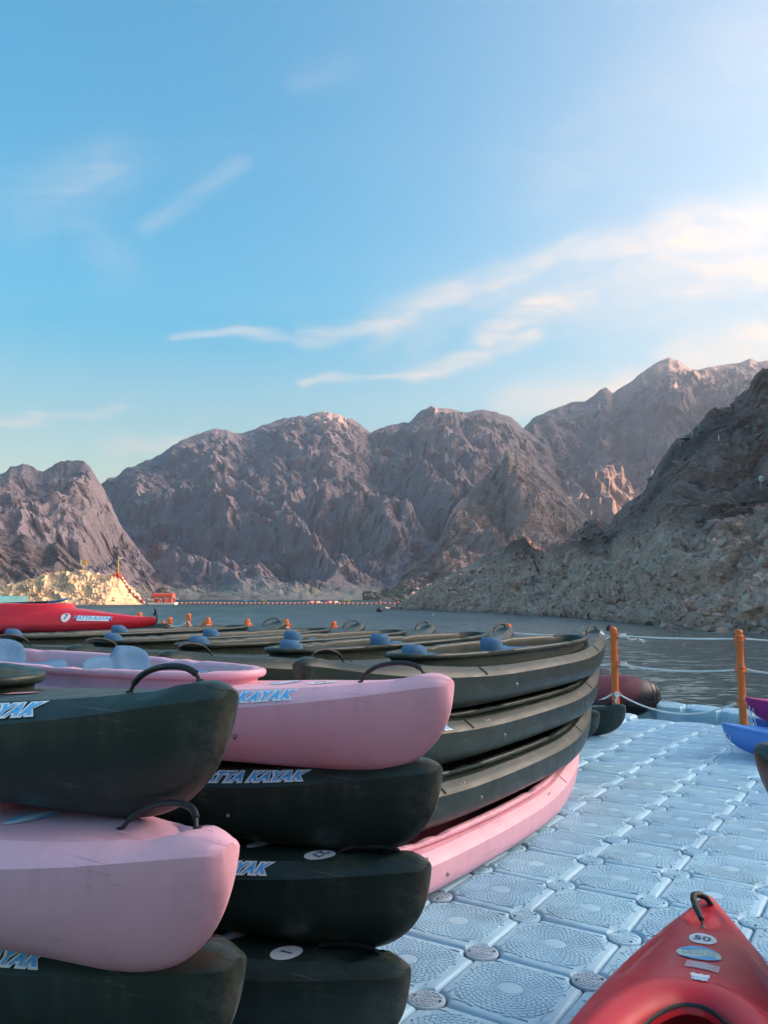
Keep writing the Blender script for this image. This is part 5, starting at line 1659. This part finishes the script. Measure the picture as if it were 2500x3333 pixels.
b = MB(); b.box((0.30, 0, 2.75), (1.15, 0.12, 1.45)); add('yellow_panel', b.mesh('yellow_panel', 'yellow_paint', False), sg)
b = MB(); b.box((-0.58, 0, 2.75), (0.58, 0.12, 1.42)); add('white_panel', b.mesh('white_panel', 'white_paint', False), sg)
P = at(340, 1876, ISL_Y - 4)
bt = empty('barrier_rail', P, label='low pale rail lying along the island crest', cat='rail')
b = MB(); b.tube([(-1.6, 0, 0.2), (3.2, 0, 0.9)], 0.10, 6); add('rail', b.mesh('rail', 'white_float'), bt)
for x in (-1.3, 1.0, 2.9):
    b = MB(); b.tube([(x, 0, -0.8), (x, 0, 0.3 + 0.15 * (x + 1.3))], 0.08, 6); add('stake', b.mesh('stake', 'red_float'), bt)

# red roofed pontoon
def build_hut():
    P = W(531, 1967.6)
    r = empty('pontoon_hut', P, label='small pontoon with an arched red awning beside the island', cat='pontoon')
    b = MB(); b.box((0, 0, 0.25), (7.2, 3.2, 0.5)); add('deck', b.mesh('deck', 'white_float', False), r)
    b = MB(); vs = []
    prof = [(-1.6, 1.9), (-1.5, 2.5), (-1.0, 2.95), (0, 3.1), (1.0, 2.95), (1.5, 2.5), (1.6, 1.9)]
    for x in (-3.0, -2.85, 2.75, 2.9):
        for y, z in prof: vs.append((x, y, z))
    fs = grid_faces(4, len(prof)); m = len(prof)
    fs.append(tuple(range(m))); fs.append(tuple(reversed(range(3 * m, 4 * m)))); b.faces(vs, fs)
    add('awning', b.mesh('awning', 'red_float', True, 40), r)
    for x in (-2.8, -1.0, 0.9, 2.7):
        for y in (-1.5, 1.5):
            b = MB(); b.tube([(x, y, 0.4), (x, y, 2.2)], 0.09, 6); add('post', b.mesh('post', 'red_float'), r)
    for x in (-1.8, 0.4, 1.9):
        b = MB(); b.box((x, 0.2, 1.0), (0.9, 1.0, 1.1)); add('crate', b.mesh('crate', 'red_float', False), r)
build_hut()
# small boats on the far water
def boat(u, v, L, mat, lab):
    P = W(u, v)
    r = empty('far_boat', P, R(random.uniform(-8, 8)), label=lab, cat='boat', group='small boats on the far water')
    b = MB(); xs = np.linspace(-0.5, 0.5, 9); vs = []
    for x in xs:
        w_ = 0.16 * L * (1 - max(0, x * 2) ** 2.5) + 0.02; s_ = 0.10 * L + 0.05 * L * max(0, x) 
        vs += [(x * L, -w_, s_), (x * L, -w_ * 0.6, -0.1), (x * L, w_ * 0.6, -0.1), (x * L, w_, s_), (x * L, w_ * 0.8, s_ * 0.6), (x * L, -w_ * 0.8, s_ * 0.6)]
    fs = grid_faces(9, 6, True, True) + [(0, 1, 2, 3, 4, 5), tuple(reversed(range(48, 54)))]
    b.faces(vs, fs); add('hull', b.mesh('hull', mat, True, 40), r)
    b = MB(); b.box((-0.05 * L, 0, 0.16 * L), (0.22 * L, 0.16 * L, 0.12 * L)); add('cabin', b.mesh('cabin', 'white_paint', False), r)
for u, v, L, mat, lab in ((858, 1956.5, 4, 'yellow_paint', 'tiny yellow boat, leftmost on the far water'), (800, 1957, 3, 'blue_plastic', 'tiny blue boat left of the yellow ones on the far water'), (832, 1957.2, 3, 'blue_plastic', 'tiny blue boat next to the leftmost yellow one'),
                         (1125, 1957.5, 5, 'yellow_paint', 'tiny yellow boat left of the headland'), (1240, 1961, 3, 'red_float', 'tiny reddish boat in front of the headland'), (1330, 1962.5, 9, 'red_float', 'low red raft by the headland tip')):
    boat(u, v, L, mat, lab)
# buoys
def buoy(u, v, r_, mat, lab):
    P = W(u, v); b = MB()
    b.lathe([(0.05 * r_, -r_ * 0.9), (r_ * 0.7, -r_ * 0.7), (r_, 0.0), (r_ * 0.8, r_ * 0.6), (r_ * 0.4, r_ * 0.92), (r_ * 0.16, r_), (r_ * 0.14, r_ * 1.25), (0.01, r_ * 1.28)], 16)
    add('buoy', b.mesh('buoy', mat, True, 50), None, (P[0], P[1], WATER_Z + r_ * 0.35), label=lab, cat='buoy')
buoy(1984, 2052, 0.23, 'maroon_rubber', 'dark red buoy floating just left of the slim orange post')
buoy(1235, 1991.5, 0.42, 'maroon_rubber', 'dark mooring buoy off the tip of the rocky headland')
buoy(1410, 2002.5, 0.10, 'white_paint', 'little white float near the headland shore')
# platform frame and lamp on the hillside
def hill_pt(u, v):
    for dv in range(0, 80, 3):
        P = hit(u, v + dv, 400)
        if P is not None and P[1] < 200: return P
    return at(u, v, 75)
P = hill_pt(2250, 1425)
sf = empty('scaffold', P, R(-20), label='thin railed platform frame on the hillside crest', cat='scaffold')
def strut(p, q, r_=0.035, nm='pole'):
    b = MB(); b.tube([p, q], r_, 6); add(nm, b.mesh(nm, 'galvanised'), sf)
for x in (-1.0, 0.1, 1.3):
    for y in (0.0, 0.9): strut((x, y, -0.8), (x, y, 1.2 if x < 1 else 1.9))
for z in (0.45, 1.05):
    strut((-1.0, 0, z), (1.3, 0, z + 0.15), 0.025, 'rail'); strut((-1.0, 0.9, z), (1.3, 0.9, z + 0.15), 0.025, 'rail'); strut((-1.0, 0, z), (-1.0, 0.9, z), 0.025, 'rail')
strut((-1.0, 0, 1.2), (0.8, 0, 2.3), 0.025, 'brace'); strut((0.75, 0, 0), (0.75, 0, 2.3), 0.03)
b = MB(); b.box((0.15, 0.45, 0.05), (2.5, 1.0, 0.06)); add('platform', b.mesh('platform', 'galvanised', False), sf)
P = hill_pt(2478, 1585)
lp = empty('flood_lamp', P, R(20), label='round white lamp on a short pole on the hillside', cat='lamp')
b = MB(); b.tube([(0, 0, -0.4), (0, 0, 0.55)], 0.035, 8); add('pole', b.mesh('pole', 'galvanised'), lp)
b = MB(); b.tube([(0, -0.10, 0.62), (0, -0.07, 0.62), (0, 0.06, 0.62), (0, 0.14, 0.62)], [0.20, 0.24, 0.20, 0.08], 18); add('head', b.mesh('head', 'lamp_white', True, 40), lp)
b = MB(); b.tube([(0, -0.112, 0.62), (0, -0.104, 0.62)], 0.10, 12); add('lens', b.mesh('lens', 'galvanised', True, 40), lp)
for u, v, h_, lab in ((2123, 1540, 0.5, 'tiny white marker stake on the hillside crest'), (2340, 1430, 0.35, 'tiny white marker on the dark upper hillside')):
    P = hill_pt(u, v); b = MB(); b.tube([(0, 0, -0.3), (0, 0, h_)], [0.06, 0.05], 6)
    add('marker_stake', b.mesh('marker_stake', 'white_paint'), None, P, label=lab, cat='stake')

# ------------------------------------------------------------------ haze
def build_haze():
    m = bpy.data.materials.new('haze_air'); m.use_nodes = True
    t = m.node_tree; t.nodes.clear()
    v = t.nodes.new('ShaderNodeVolumePrincipled')
    v.inputs['Color'].default_value = (0.80, 0.86, 1.0, 1)
    v.inputs['Density'].default_value = HAZE
    v.inputs['Anisotropy'].default_value = 0.72
    o = t.nodes.new('ShaderNodeOutputMaterial'); t.links.new(v.outputs[0], o.inputs['Volume'])
    MATS['haze_air'] = m
    b = MB(); top = max((o.matrix_world @ Vector(c)).z for o in bpy.data.objects if o.type == 'MESH' and o.get('kind') == 'structure' for c in o.bound_box) + 12
    b.box((0, 0, (top - 12) / 2), (4340, 4340, top + 12))
    add('haze', b.mesh('haze', 'haze_air', smooth=False), kind='stuff')
HAZE = 0.00022
build_haze()
